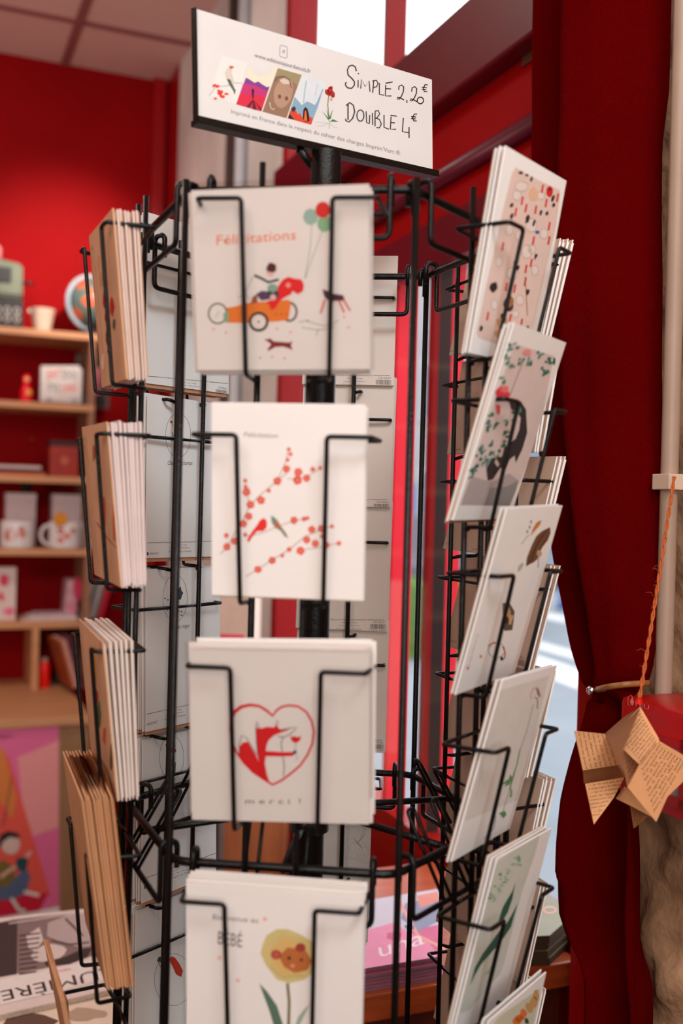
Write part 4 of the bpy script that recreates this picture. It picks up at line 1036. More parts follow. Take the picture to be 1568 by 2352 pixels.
def artF4(P):
    P.text('Bienvenue au', (488,2112), (592,2120), C(120,110,106), 0, up=(1,-13)); P.text('BÉBÉ', (500,2168), (556,2176), C(96,92,90), 0, up=(1,-30))
    for x, y in ((608,2111),(504,2200),(546,2252)): P.blob((x, y), 5, 5, C(232,170,164))
    pts = [(603,2170),(612,2148),(636,2134),(660,2134),(690,2146),(714,2160),(722,2190),(722,2230),(700,2250),(664,2258),(636,2250),(610,2216),(598,2190)]
    P.poly(pts, C(200,180,120), 0); P.poly([(620,2180),(650,2150),(700,2165),(712,2200),(690,2240),(650,2240),(626,2215)], C(206,168,104), 1)
    P.line([(616,2170),(650,2146),(704,2162)], 2, C(176,176,110), 1); P.line([(622,2220),(650,2245),(700,2240)], 2, C(170,150,90), 1)
    P.poly([(640,2196),(660,2176),(700,2180),(716,2206),(706,2228),(676,2234),(652,2220)], C(176,100,50), 2)
    P.blob((634,2192), 12, 11, C(150,60,46), 3); P.blob((634,2192), 8, 8, C(186,84,70), 4); P.blob((690,2176), 12, 10, C(150,60,46), 3); P.blob((664,2200), 4, 4, C(50,26,22), 4); P.blob((692,2204), 3.5, 3.5, C(50,26,22), 4); P.blob((672,2218), 5, 4, C(222,140,120), 4)
    P.line([(660,2258),(664,2300),(662,2380)], 7, C(120,110,76), 1)
    P.poly([(595,2258),(614,2278),(636,2310),(652,2360),(650,2400),(636,2380),(618,2320)], C(84,110,92), 1); P.poly([(712,2306),(700,2316),(684,2336),(674,2370),(690,2350)], C(150,170,150), 1)
# --- right front column art
z1 = zz(780, 380, .3444); zB = zz(780, 880, .3444); zC = zz(780, 1380, .3444); zD = zz(780, 1812, .3444)
def artR1(P):
    P.poly(z1([(1170,12),(1310,90),(1465,165),(1470,190),(1440,420),(1370,700),(1270,1130),(1180,1150),(1040,1190),(925,1150),(912,1120),(960,870),(1030,560),(1080,330),(1145,60)]), C(225,202,192), 0)
    red = C(206,66,62); rnd = random.Random(2)
    for x, y in ((1350,155),(1450,215),(1375,250),(1215,235),(1240,285),(1305,295),(1172,310),(1395,405),(1290,500),(1393,500),(1085,540),(1185,590),(1275,650),(1240,690),(1110,810),(1165,820),(1235,775),(985,1005),(1135,1020),(1210,1050)):
        P.line(z1([(x+5, y-28), (x-5, y+28)]), 4.6, red, 2)
    blk = C(44,36,40)
    for x, y, rx, ry in ((1205,50,5,4),(1245,65,4,3),(1275,90,3,6),(1145,265,4,5),(1145,338,4,7),(1340,315,3,6),(1380,320,4,5),(1250,360,5,10),(1292,385,3,8),(1420,218,4,9),(1425,262,3,5),(1170,650,5,5),(1187,682,4,6),(1250,845,4,8),(1025,812,10,13),(940,1088,4,7),(1305,605,3,7),(1080,1000,4,6),(1115,955,4,3),(1250,1085,3,7)):
        P.blob(z1([(x, y)])[0], rx, ry, blk, 3, .25, 9, .3)
    for x, y, rx, ry in ((1210,140,15,12),(1180,200,10,12),(1275,400,13,16),(1245,575,12,16),(1150,720,14,14),(1360,455,9,12),(1130,430,9,12),(1280,560,9,10),(1200,470,10,12),(1340,200,9,10),(1300,700,8,12),(1060,640,8,12),(1030,930,8,12),(1200,900,9,12),(1170,990,8,9)):
        P.ring(z1([(x, y)])[0], rx, ry, .9, C(168,158,154), 1, 14); P.blob(z1([(x, y)])[0], rx*.85, ry*.85, C(230,218,212), 0 if False else 1, .1)
    P.blob(z1([(1398,172)])[0], 8, 13, C(206,30,34), 3, .08); P.blob(z1([(1398,160)])[0], 3, 3, blk, 4); P.blob(z1([(1290,190)])[0], 11, 16, C(222,184,152), 2, .15); P.blob(z1([(1122,925)])[0], 12, 17, C(60,52,66), 3, .1); P.blob(z1([(1130,905)])[0], 10, 13, C(160,112,84), 4, .1)
    P.blob(z1([(1315,445)])[0], 5, 4, C(60,90,150), 3); P.blob(z1([(1080,1050)])[0], 13, 15, C(196,150,104), 2, .2); P.blob(z1([(1055,1120)])[0], 9, 10, C(196,150,104), 2, .2)
    P.line(z1([(1235,740),(1250,1000)]), 2, C(170,120,84), 2)
def artR2(P):
    P.poly([(1181,790),(1272,817),(1250,960),(1224,1060),(1172,1160),(1057,1160),(1082,1080),(1120,960),(1160,850)], C(220,206,202), 0)
    P.poly(zB([(880,620),(1010,660),(1130,600),(1190,650),(1170,720),(1130,815),(805,812),(830,740)]), C(182,172,174), 1)
    P.poly(zB([(1000,700),(1110,690),(1190,650),(1170,720),(1130,815),(960,814)]), C(146,146,146), 2)
    P.poly(zB([(1120,95),(1160,115),(1205,120),(1240,175),(1248,330),(1215,440),(1172,530),(1165,480),(1130,510),(1090,610),(1072,560),(1020,640),(985,650),(975,570),(1010,500),(1080,490),(1095,430),(1170,370),(1195,310),(1205,230),(1190,205),(1140,170)]), C(44,44,50), 3)
    P.poly(zB([(1040,500),(1062,540),(1050,560),(1030,530)]), C(220,206,202), 4)
    te, tg = C(44,120,112), C(84,150,136); rnd = random.Random(4)
    for L, f in (([(1140,1210),(1165,1200),(1160,1350),(1130,1240),(1210,1300),(1240,1290),(1270,1310),(1255,1330),(1320,1265),(1380,1275),(1395,1290),(1425,1300),(1365,1350),(1370,1390),(1120,1250),(1105,1300),(1080,1430)], z1),
                 ([(1150,230),(1180,190),(1110,270),(1160,210),(1190,180),(1000,220),(985,270),(970,310),(1110,350),(1090,400),(1120,330),(940,430),(960,470),(990,500),(920,540),(1010,450),(900,590),(930,500),(960,540),(1000,410),(1050,470),(870,610),(1060,280),(1040,300)], zB)):
        for x, y in L:
            for j in range(3):
                c = f([(x + rnd.uniform(-22,22), y + rnd.uniform(-22,22))])[0]; P.blob(c, rnd.uniform(3,8), rnd.uniform(1.8,3.6), rnd.choice((te, te, tg)), 4, .25, 7, rnd.uniform(-1.6, 0))
    P.blob(z1([(1245,1245)])[0], 11, 8, C(236,150,146), 5, .2, 9); P.blob(zB([(1080,70)])[0], 17, 17, C(226,60,80), 5, .22, 11); P.blob(zB([(1095,40)])[0], 9, 9, C(240,120,120), 6, .2, 9); P.blob(zB([(1055,170)])[0], 5, 12, C(214,70,80), 5, .2)
    P.line(z1([(1215,1320),(1130,1540)]), 1.4, C(120,80,80), 2)
def artR3(P):
    P.poly(zB([(1270,1020),(1285,975),(1310,930),(1345,912),(1335,945),(1300,985)]), C(196,130,50), 0, ); P.line(zB([(1210,1075),(1235,1040),(1262,1010)]), 1.6, C(150,160,160))
    for x, y in ((1275,925),(1250,990),(1265,960)): P.blob(zB([(x,y)])[0], 2, 4, C(110,130,120))
    P.poly(zB([(1402,960),(1405,1000),(1385,1050),(1350,1095),(1320,1160),(1300,1190),(1240,1222),(1248,1160),(1280,1080),(1310,1020),(1345,988),(1370,975)]), C(112,76,54), 0)
    for a in (((1395,965),(1330,1040),(1250,1215)), ((1370,990),(1310,1090),(1275,1195)), ((1400,1000),(1350,1080),(1310,1180))): P.line(zB(a), 1.6, C(70,44,32), 1)
    P.blob(zB([(1328,1135)])[0], 6, 8, C(190,160,126), 2); P.blob(zB([(1205,1225)])[0], 4, 11, C(190,186,178), 0, .2, 10, .5); P.line(zB([(1325,1160),(1322,1230)]), 1.5, C(90,80,76), 0)
    P.poly(zC([(1085,15),(1130,10),(1165,70),(1160,130),(1150,195),(1100,200),(1075,160),(1085,100)]), C(90,84,76), 0); P.poly(zC([(1100,40),(1125,30),(1140,80),(1110,120),(1100,80)]), C(196,164,126), 1); P.poly(zC([(1130,90),(1160,100),(1140,160),(1110,150)]), C(204,164,122), 1); P.blob(zC([(1115,130)])[0], 4, 9, C(50,44,40), 2)
    P.ring(zC([(1045,330)])[0], 19, 17, 1.3, C(110,100,96), 0); P.line(zC([(990,300),(1030,275),(1050,290)]), 3, C(190,120,50), 1); P.line(zC([(1085,305),(1103,345),(1098,385)]), 3, C(190,120,50), 1); P.line(zC([(1050,290),(1045,400)]), 1.5, K, 1); P.blob(zC([(1078,385)])[0], 4, 4, K, 1, .3); P.blob(zC([(940,370)])[0], 3, 4, C(214,140,50), 1)
    P.text('papillons', zC([(862,440)])[0], zC([(925,225)])[0], C(176,170,166), 0, up=(-4,-2)); P.blob(zC([(853,450)])[0], 3, 3, C(214,50,50))
def artR4(P):
    P.poly(zC([(1060,600),(1395,500),(1330,760),(1225,1170),(1180,1330),(830,1470),(870,1250),(980,900)]), C(222,222,218), 0)
    pk, gn = C(216,140,132), C(98,150,100)
    P.line(zC([(1275,660),(1272,620),(1290,585),(1320,575),(1330,610),(1340,635),(1310,650)]), 1.8, pk, 1); P.poly(zC([(1305,580),(1328,590),(1335,640),(1318,630)]), C(150,130,120), 1); P.line(zC([(1300,640),(1318,660),(1316,720)]), 2.4, C(130,130,124), 1)
    P.line(zC([(1290,690),(1265,790),(1245,870),(1200,1000),(1160,1170),(1100,1360),(1075,1440)]), 1.5, C(150,160,146), 1)
    P.line(zC([(1200,990),(1180,1090),(1150,1180),(1130,1260)]), 2.4, gn, 2)
    P.poly(zC([(1135,1155),(1150,1180),(1130,1225),(1095,1240),(1110,1215),(1075,1230),(1110,1195),(1125,1190)]), gn, 2); P.poly(zC([(1140,1240),(1150,1270),(1145,1310),(1130,1310)]), C(130,170,120), 2)
    P.poly(zC([(1060,1415),(1100,1400),(1110,1425),(1090,1450),(1075,1430)]), gn, 2); P.line(zD([(1040,180),(1030,260),(960,330)]), 1.6, C(150,160,150), 1)
    P.line(zC([(980,930),(960,1080),(900,1330)]), 1.0, C(186,188,184), 1)
def artR5(P):
    P.poly(zD([(1075,460),(1320,300),(1332,312),(1300,440),(1230,640),(1190,780),(1100,1150),(1070,1230),(870,1470),(800,1500),(830,1280),(900,1080),(960,800),(1040,500)]), C(206,214,206), 0)
    dg = C(36,90,76); rnd = random.Random(8)
    for k in range(34):
        x = 1010 + rnd.uniform(-30, 200); y = 760 - (x - 980)*1.15 + rnd.uniform(-110, 40)
        P.blob(zD([(x, y)])[0], rnd.uniform(2.5,6), rnd.uniform(2,4.5), C(158,190,164) if k % 3 else C(140,176,150), 1, .3, 7)
    P.poly(zD([(1045,940),(1060,870),(1085,790),(1120,730),(1150,680),(1170,620),(1150,730),(1120,820),(1080,890)]), dg, 2)
    P.poly(zD([(868,1310),(880,1260),(900,1190),(950,1100),(1010,1020),(1060,950),(1110,900),(1150,830),(1185,760),(1140,920),(1080,1010),(1010,1090),(940,1170),(900,1240)]), dg, 2)
    P.poly(zD([(1060,950),(1080,910),(1100,900),(1090,950)]), C(90,130,110), 3); P.poly(zD([(960,1240),(1000,1190),(1020,1160),(1030,1180),(1000,1230)]), C(176,190,170), 2); P.blob(zD([(1192,465)])[0], 4, 8, C(120,170,130), 2)
def artR6(P):
    P.poly(zD([(1060,1520),(1335,1330),(1330,1400),(1280,1600),(1000,1600)]), C(206,212,190), 0)
    for x, y in ((1190,1530),(1225,1500),(1180,1560),(1290,1420),(1260,1460),(1310,1380)): P.blob(zD([(x, y)])[0], 9, 12, C(224,120,50) if x < 1260 else C(200,160,100), 1, .3, 9)
    P.blob(zD([(1245,1545)])[0], 5, 8, C(50,70,60), 1, .3)
# --- left column art
def artLk(P, spots, base=None):
    for (x, y, rx, ry, c_) in spots: P.blob((x, y), rx, ry, C(*c_), 1, .2, 9)
def artL1(P): artLk(P, [(241,690,5,22,(190,40,30)),(258,705,5,24,(186,36,30)),(244,728,4,14,(190,40,30)),(262,745,4,14,(90,90,60)),(236,830,4,22,(226,190,160)),(225,600,4,18,(206,150,110)),(246,775,3,20,(120,70,50)),(232,640,4,20,(196,140,100))]); P.line([(244,740),(250,780),(247,810)], 2, C(110,60,40), 1)
def artL2(P): artLk(P, [(216,1040,4,20,(160,90,60)),(240,1180,4,40,(206,90,60)),(225,1080,4,20,(222,190,150)),(232,1130,3,16,(170,60,40)),(262,1200,3,50,(190,80,50))]); P.line([(222,1200),(250,1240),(270,1260)], 2, C(150,40,30), 1)
def artL3(P): artLk(P, [(218,1540,4,34,(206,150,60)),(228,1640,4,30,(60,100,60)),(222,1600,4,18,(170,50,40)),(240,1690,4,24,(206,90,50)),(256,1740,4,30,(120,80,50)),(232,1460,5,26,(200,150,130))])
def artL4(P): artLk(P, [(196,1790,8,24,(170,150,70)),(206,1830,10,26,(190,160,170)),(226,1930,5,50,(214,30,40)),(215,1880,8,30,(196,120,150)),(240,2000,5,24,(226,190,60)),(244,2050,6,30,(60,80,60)),(256,2120,6,50,(150,110,60)),(264,2190,6,40,(190,150,120))])
# --- back prints
def backprint(P, line, num=None, bars=None, centre=None, vert=None, oval=None, title=None):
    ik = C(70,64,62); (x0, y0), (x1, y1) = line
    def L(t): return (x0 + (x1-x0)*t, y0 + (y1-y0)*t)
    P.line([L(0), L(.25)], 1.1, ik); P.line([L(.77), L(1)], 1.1, ik)
    P.text('Éditions Jour de Nuit : www.editionsjourdenuit.fr', (L(.26)[0], L(.26)[1]+1.5), (L(.76)[0], L(.76)[1]+1.5), ik, 0, up=(0,-3.6))
    sx = (x1-x0)
    for i, (s, a, b, h) in enumerate((('Création : une image', .40, .62, 3.0), ('Images : Réf. 1990 Édition', .36, .66, 3.0), ('Fabriqué en France', .34, .68, 4.6))):
        dy = 8 + 7*i + (1.5 if i == 2 else 0); P.text(s, (L(a)[0], L(a)[1]+dy), (L(b)[0], L(b)[1]+dy), GR, 0, up=(0,-h))
    if bars: (a, b), (c, d), h = bars; P.bars(a, b, c, d, h, ik); P.text(num or '10018666', (a+6, b-2), (c-2, d-2), GR, 0, up=(0,-5)); P.text('3 700107 160067', (a-3, b+h+4.5), (c, d+h+4.5), ik, 0, up=(0,-3.4))
    if vert: P.text("IMPRIM'VERT", vert[0], vert[1], GR, 0, up=(0,-5.5)); P.blob((vert[0][0]-5, vert[0][1]-3), 2.2, 4.5, ik, 0, .2)
    if oval: P.ring(oval[0], oval[1], oval[2], .9, GR, 0, 30)
    if title: P.text(title[0], title[1], title[2], ik, 0, up=(2,-10))
def lb1(P):
    backprint(P, ((333,863),(523,881)), None, ((495,894),(522,897),13), vert=((338,888),(367,890)))
def lb2(P):
    backprint(P, ((338,1247),(486,1243)), vert=((344,1275),(364,1274)), oval=((409,1000),29,51), title=('Chants & champs', (384,1068), (441,1068)))
    P.blob((393,969), 3, 3, C(190,70,40), 1); P.line([(393,972),(398,978)], 1, C(120,50,40), 1)
    for a in ((396,995),(398,1000),(395,1004),(399,1008)): P.blob(a, 1.5, 1.5, C(110,50,60), 1)
def lb3(P):
    backprint(P, ((330,1642),(470,1610)), vert=((335,1668),(362,1660)), oval=((402,1374),28,54), title=('Chant des rivages', (388,1447), (434,1441)))
    P.blob((406,1362), 12, 14, C(50,60,76), 1, .4, 13); 
    for k in range(16): P.blob((384 + random.uniform(-6,34), 1380 + random.uniform(-8,34)), 1.6, 1.6, C(60,60,64), 1)
def lb4(P):
    backprint(P, ((325,2020),(500,1958)), vert=((338,2040),(350,2036)), oval=((394,1740),28,50))
    for a in ((386,1722),(398,1714),(391,1704),(400,1724),(384,1712)): P.blob(a, 4.5, 5, C(186,44,36), 1, .3)
    P.poly([(382,1772),(392,1782),(396,1760),(404,1748),(402,1780),(394,1790)], C(70,110,74), 1)
def lb5(P):
    P.poly([(360,2208),(364,2198),(374,2196),(380,2203),(378,2212),(366,2210)], C(74,84,74), 0, ); P.line([(364,2210),(372,2230),(374,2300),(372,2352)], 1.6, C(150,130,120), 0)
    P.poly([(388,2204),(394,2196),(402,2200),(412,2214),(420,2230),(416,2244),(404,2238),(396,2220)], C(206,60,44), 1); P.ring((398,2250), 44, 60, .9, GR, 0)
def bb(y, x1, n):
    def f(P): backprint(P, ((x1 - 165, y - 1.5),(x1, y)), n, ((x1 - 32, y + 9),(x1 + 4, y + 10),11))
    return f
def bb5(P):
    g = C(178,172,168)
    for cx_, cy_, s in ((812,1950,1),(838,1960,-1),(822,2040,1),(848,1920,-1),(830,2180,1),(836,2290,1),(806,2100,1)):
        pts = [(cx_ + s*(2+q*1.7)*math.cos(q*.62), cy_ + (2+q*1.7)*math.sin(q*.62)) for q in range(15)]; P.line(pts, 1.6, g, 0)
        for j in range(3): P.blob((cx_ + s*(12+j*6), cy_ - 18 - j*7), 2.2, 6, g, 0, .1, 8, s*.6)
def rb(line, bars=None):
    def f(P):
        (x0, y0), (x1, y1) = line; ik = C(110,84,70)
        P.line([(x0 + (x1-x0)*.3, y0 + (y1-y0)*.3), (x0 + (x1-x0)*.45, y0 + (y1-y0)*.45)], 1.1, ik)
        P.text('Éditions Jour de Nuit', (x0 + (x1-x0)*.5, y0 + (y1-y0)*.5), (x0 + (x1-x0)*.72, y0 + (y1-y0)*.72), ik, 0, up=(-1,-4.5)); P.text('à Lyon', (x0 + 4, y0 - 2), (x0 + 22, y0 + 1), ik, 0, up=(0,-5))
        if bars: (a, b), (c, d), h = bars; P.bars(a, b, c, d, h, ik); P.text('10018', (a+4, b-3), (c-2, d-3), ik, 0, up=(0,-5))
    return f
pw = paperw; fr = paper
# front column
stack('F', (-.005,.035,.105,.168,.010,.062), .140,.139, 4,.0036, fr, env_w, 'square white card reading Félicitations with an orange wheeled car and balloons', 'white card stacked behind the Félicitations card with the orange car', 'cards behind the orange car card', front=artF1, sl=True, uj=.0045, al_step=.012)
stack('F', (.003,.036,-.075,.112,-.001,.012), .121,.152, 5,.0030, cream if False else fr, mat('ivory_envelope',(224,206,184),.65), 'white card with red blossom branches and a red and a green bird', 'white card stacked behind the blossom and birds card', 'cards behind the blossom and birds card', front=artF2, uj=.003, al_step=.012)
stack('F', (.002,.035,-.253,.124,.018,-.047), .141,.139, 6,.0028, fr, env_w, 'square white card with a red fox in a red heart outline above the word merci', 'white card stacked behind the fox in a heart card', 'cards behind the fox in a heart card', front=artF3, sl=True, uj=.0045, al_step=.018, zr=.0012)
stack('F', (.001,.035,-.439,.134,-.007,.001), .140,.140, 6,.0028, fr, mat('ivory_envelope',(224,206,184)), 'square white card with a mouse face inside a yellow flower, welcoming a baby', 'white card stacked behind the mouse in a flower card', 'cards behind the mouse in a flower card', front=artF4, uj=.004, al_step=.022)
# right front column
stack('RF', (.004,.035,.129,.185,.032,-.013), .119,.166, 3,.0032, pw, edge_br, 'tall white card with a pink panel of small animals and red dashes, topmost right', 'white card stacked behind the pink animal panel card', 'cards behind the pink animal panel card', front=artR1)
stack('RF', (-.009,.027,-.010,.305,.013,-.080), .119,.165, 3,.0026, pw, edge_br, 'white card with a black haired figure among teal leaves and red flowers', 'white card stacked behind the teal leaves card', 'cards behind the teal leaves card', front=artR2)
stack('RF', (.002,.029,-.153,.275,.034,-.058), .119,.161, 2,.0030, pw, edge_br, 'white card with brown and orange butterflies scattered down its face', 'white card stacked behind the butterflies card', 'cards behind the butterflies card', front=artR3)
stack('RF', (.002,.029,-.294,.255,-.015,-.050), .118,.160, 2,.0030, pw, edge_br, 'pale card with one thin drooping flower and green leaves, right of the fox card', 'white card stacked behind the thin drooping flower card', 'cards behind the drooping flower card', front=artR4)
stack('RF', (.004,.031,-.448,.215,-.035,-.040), .116,.165, 3,.0030, pw, edge_br, 'white card with two dark green brush stroke fish on a pale green panel', 'white card stacked behind the green fish card', 'cards behind the green fish card', front=artR5)
stack('RF', (0,.035,-.584,.185,-.029,-.038), .120,.170, 2,.0030, pw, edge_br, 'white card with an orange shape on a green panel, lowest in the right column', 'white card stacked behind the orange shape card', 'cards behind the orange shape card', front=artR6)
# left column
kc = mat('tan_card', (206,158,124), .6, .10, 18); rosew = mat('rosy_card_edges', (222,204,200), .65, .05, 40)
stack('L', (0,.0415,.103,.112,-.030,.018), .118,.142, 7,.0028, rosew, kraft, 'tan card with red flowers facing left, top pocket of the left column', 'card standing edge on behind the red flower card, top left pocket', 'cards in the top left pocket', front=artL1, al_step=.004, cm0=kc)
stack('L', (0,.0430,-.074,.113,-.019,.001), .118,.140, 9,.0025, rosew, mat('rosy_envelope',(214,190,186),.7), 'orange tan card facing left in the second pocket of the left column', 'card standing edge on in the second pocket of the left column', 'cards in the second left pocket', front=artL2, al_step=.007, cm0=kc)
stack('L', (0,.0415,-.254,.123,-.057,.008), .118,.138, 6,.0035, rosew, mat('ivory_envelope',(224,206,184)), 'colourful card facing left in the third pocket of the left column', 'card standing edge on in the third pocket of the left column', 'cards in the third left pocket', front=artL3, al_step=.010, cm0=kc)
stack('L', (0,.0450,-.411,.160,-.098,.040), .120,.172, 9,.0026, mat('brown_paper_card',(196,146,108),.7,.1,30), kraftd, 'tall brown enveloped card with bright picture facing left, fourth left pocket', 'brown enveloped card standing edge on in the fourth left pocket', 'brown cards in the fourth left pocket', front=artL4, al_step=.002, open_flap=True)
stack('L', (.0,.054,-.563,.20,-.040,.026), .120,.150, 2,.0035, mat('brown_paper_card',(196,146,108)), kraftd, 'lone brown card leaning far out at the lowest left pocket', 'second brown card in the lowest left pocket', 'brown cards in the lowest left pocket', al_step=-.01)
for p_, (x_, y_) in (): pass
# left back column (backs seen through the rack)
for i, (P0, h_, f, lab, n) in enumerate((((-.005,.0245,.121,.020,-.006,.050), .178, lb1, 'white card back with a barcode at its lower right, top of the left back column', 6),
        ((-.008,.0245,-.062,.030,.010,.0), .172, lb2, 'white card back with a tiny mushroom in an oval above a handwritten title', 6),
        ((-.011,.0245,-.244,.047,.015,-.056), .170, lb3, 'white card back with a dark tree in an oval, third in the left back column', 6),
        ((-.011,.0245,-.424,.047,.020,-.056), .170, lb4, 'white card back with a red flower in an oval, fourth in the left back column', 5),
        ((-.008,.0245,-.604,.040,.020,-.03), .170, lb5, 'white card back with a black and a red fish, lowest in the left back column', 5))):
    stack('LB', P0, .120, h_, n, .0042, paperw, kraft, lab, ['sleeved card behind the barcode card back, top left back pocket','sleeved card behind the mushroom oval card back','sleeved card behind the dark tree oval card back','sleeved card behind the red flower oval card back','sleeved card behind the fish card back'][i], 'left back cards, tier %s' % ('one','two','three','four','five')[i], inward=False, al_step=.004, backart=f)
# back column
bkc = mat('warm_white_card_back', (222, 208, 198), .6, .02, 8)
for i, (z_, f, lab) in enumerate(((.138, bb(863, 895, '10018609'), 'highest card back with a barcode in the back column'), (-.002, bb(1148, 890, '10018601'), 'second card back from the top in the back column, barcode right of the blossom card'),
        (-.145, bb(1424, 882, '10018607'), 'third card back from the top in the back column, above the fox card level'), (-.285, bb(1700, 877, '10018608'), 'fourth card back from the top in the back column, beside the fox card'))):
    stack('B', (-.007,.026,z_,.035,.006,.0), .106,.150, 3,.0045, bkc, kraft, lab, 'card hidden behind the %s card back of the back column' % ('highest','second','third','fourth')[i], 'back column cards, tier %s' % ('one','two','three','four')[i], inward=False, backart=f, envdz=.001)
make_card(cmat('B', -.002,.027,-.505,.03,.0,.0), .090,.200, mat('grey_patterned_card',(196,190,184),.6), env_w, 'tall grey card back with swirling ornaments at the foot of the back column', None, back=True, backart=bb5)
# right back column
RBZ = ((.168,.209,.026,-.060,.105),(.058,.148,.020,-.048,.105),(-.048,.236,.018,-.076,.105),(-.157,.241,.016,-.011,.106),(-.263,.225,.018,-.02,.106),(-.369,.218,.018,-.019,.105),(-.470,.192,.046,-.037,.103),(-.578,.2,.03,-.03,.105))
rbn = ('first','second','third','fourth','fifth','sixth','seventh','eighth')
for i, (z_, al, ro, yw, h_) in enumerate(RBZ):
    ln = [((1022,808),(1240,800)),((1036,1034),(1240,1030)),((1020,1252),(1230,1280)),((1026,1475),(1212,1530)),((1024,1700),(1215,1780)),((1026,1930),(1215,2010)),((1030,2150),(1210,2262)),((1030,2340),(1210,2500))][i]
    br = {3: ((1188,1513),(1205,1518),14), 6: ((1174,2246),(1200,2262),16)}.get(i)
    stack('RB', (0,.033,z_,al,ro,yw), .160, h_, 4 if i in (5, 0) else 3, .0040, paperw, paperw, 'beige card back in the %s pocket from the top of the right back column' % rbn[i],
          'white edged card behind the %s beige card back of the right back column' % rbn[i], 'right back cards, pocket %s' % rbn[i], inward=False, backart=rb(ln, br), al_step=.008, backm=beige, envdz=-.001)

# ------------------------------------------------------------------ price sign on the pole
yw, ro = .6558, .0476
U = Vector((math.cos(yw), math.sin(yw), 0)); Z0 = Vector((0, 0, 1))
X = U*math.cos(ro) + Z0*math.sin(ro); Zs = Z0*math.cos(ro) - U*math.sin(ro); Y = Zs.cross(X)
MS = Matrix((X, Y, Zs)).transposed().to_4x4(); MS.translation = Vector((-.0254, 1.014, ZSG))
WS, HS = .2836, .0971
hold = bmesh.new()
box(hold, -WS/2 - .002, WS/2 + .004, -.006, .008, -.005, 0.0); box(hold, -WS/2 - .002, WS/2 + .002, .0018, .0042, 0, HS + .0012); box(hold, -WS/2 - .0022, -WS/2 - .0004, -.003, .004, 0, HS); box(hold, -WS/2 - .002, WS/2 + .004, -.0062, -.0042, -.004, .0015)
obj('sign_holder', hold, black, RI @ MS, rack)
bm = bmesh.new(); tube(bm, [(-.03, .001, -.006), (-.0145, .001, -.02)], .004, 8); obj('bracket', bm, black, RI @ MS, rack)
def artS(P):
    a = zz(420, 0, .38265); b = zz(480, 120, .21684)
    ink = C(34, 24, 28); g2 = C(120, 118, 120); g3 = C(110, 106, 108)
    P.line(a([(582,278),(588,271),(622,281),(627,288),(624,344),(617,350),(586,340),(580,333)]), 1.3, g2, 0, True)
    P.line(a([(597,318),(603,298)]), 1.7, g2); P.line(a([(606,321),(612,301)]), 1.7, g2)
    P.text('www.editionsjourdenuit.fr', a([(428,341)])[0], a([(766,440)])[0], g2, 5, up=(-.5,-9.5))
    P.text("Imprimé en France dans le respect du cahier des charges Imprim'Vert ®.", a([(288,680)])[0], a([(1308,934)])[0], g3, 0, up=(.4,-9.6))
    def st(pts, wd=2.5): P.line(a(pts), wd, ink, 1)
    # SIMPLE 2,20
    st([(1040,428),(1034,402),(1016,391),(996,398),(986,420),(990,450),(1012,470),(1028,490),(1028,512),(1012,530),(988,528),(976,514),(974,500),(982,494)], 3)
    st([(1050,480),(1050,526)]); P.blob(a([(1052,442)])[0], 1.6, 1.6, ink, 1)
    st([(1066,532),(1070,476),(1092,520),(1116,486),(1122,552)])
    st([(1138,558),(1144,482)]); st([(1136,486),(1160,482),(1170,500),(1162,520),(1144,526)])
    st([(1178,498),(1178,566),(1206,572)])
    st([(1216,510),(1214,576),(1250,576)]); st([(1214,500),(1258,492)]); st([(1216,532),(1248,534)])
    def two(x, y, s=1): st([(x-16*s,y-22*s),(x-14*s,y-44*s),(x+2*s,y-52*s),(x+14*s,y-40*s),(x+12*s,y-12*s),(x,y+16*s),(x-14*s,y+34*s),(x-26*s,y+32*s),(x-22*s,y+22*s),(x-6*s,y+26*s),(x+16*s,y+38*s)], 2.6)
    two(1310, 562); st([(1342,600),(1344,618)]); two(1388, 572)
    P.ring(a([(1424,603)])[0], 7.2, 7.6, 2.6, ink, 1)
    def euro(x, y): st([(x+16,y-20),(x,y-22),(x-10,y),(x-4,y+20),(x+14,y+20)], 2.6); st([(x-20,y-6),(x+10,y-4)], 2.2); st([(x-20,y+6),(x+8,y+8)], 2.2)
    euro(1452, 530); euro(1388, 706)
    # DOUBLE 4
    st([(990,620),(990,720)], 3); st([(978,634),(1000,616),(1022,632),(1030,670),(1018,710),(996,732),(976,724),(976,712)], 3)
    P.ring(a([(1064,694)])[0], 8, 13, 2.6, ink, 1)
    st([(1098,668),(1102,736),(1118,742)]); st([(1136,678),(1138,750)]); st([(1118,742),(1120,690)])
    st([(1152,672),(1152,758)]); st([(1150,668),(1172,664),(1180,684),(1166,704),(1154,708),(1178,716),(1190,744),(1178,768),(1160,766)])
    st([(1206,690),(1206,764),(1236,776)]); st([(1248,700),(1244,776),(1278,776)]); st([(1244,692),(1282,698)]); st([(1246,736),(1272,738)])
    st([(1322,708),(1316,790),(1354,796)]); st([(1356,762),(1356,828)])
    # bird picture
    P.poly(b([(140,40),(400,110),(290,550),(0,460)]), C(222,220,216), 0)
    P.poly(b([(165,215),(205,150),(240,145),(245,180),(240,215),(262,300),(265,380),(240,370),(195,310),(172,260)]), C(206,198,184), 1); P.poly(b([(212,148),(240,145),(268,158),(240,172),(225,180)]), C(196,84,50), 2)
    P.poly(b([(185,280),(225,290),(240,330),(265,380),(280,400),(272,455),(250,400),(210,340)]), C(76,96,86), 2); P.line(b([(0,460),(70,365),(150,360),(220,350)]), 1.2, C(120,116,112), 1); P.line(b([(260,325),(350,330)]), 1, C(120,116,112), 1)
    for x, y, r in ((55,355,5),(90,362,5),(120,420,7),(135,470,6),(180,442,5),(65,490,4),(110,440,6)): P.blob(b([(x, y)])[0], r, r*.7, C(222,60,50), 2, .4, 9)
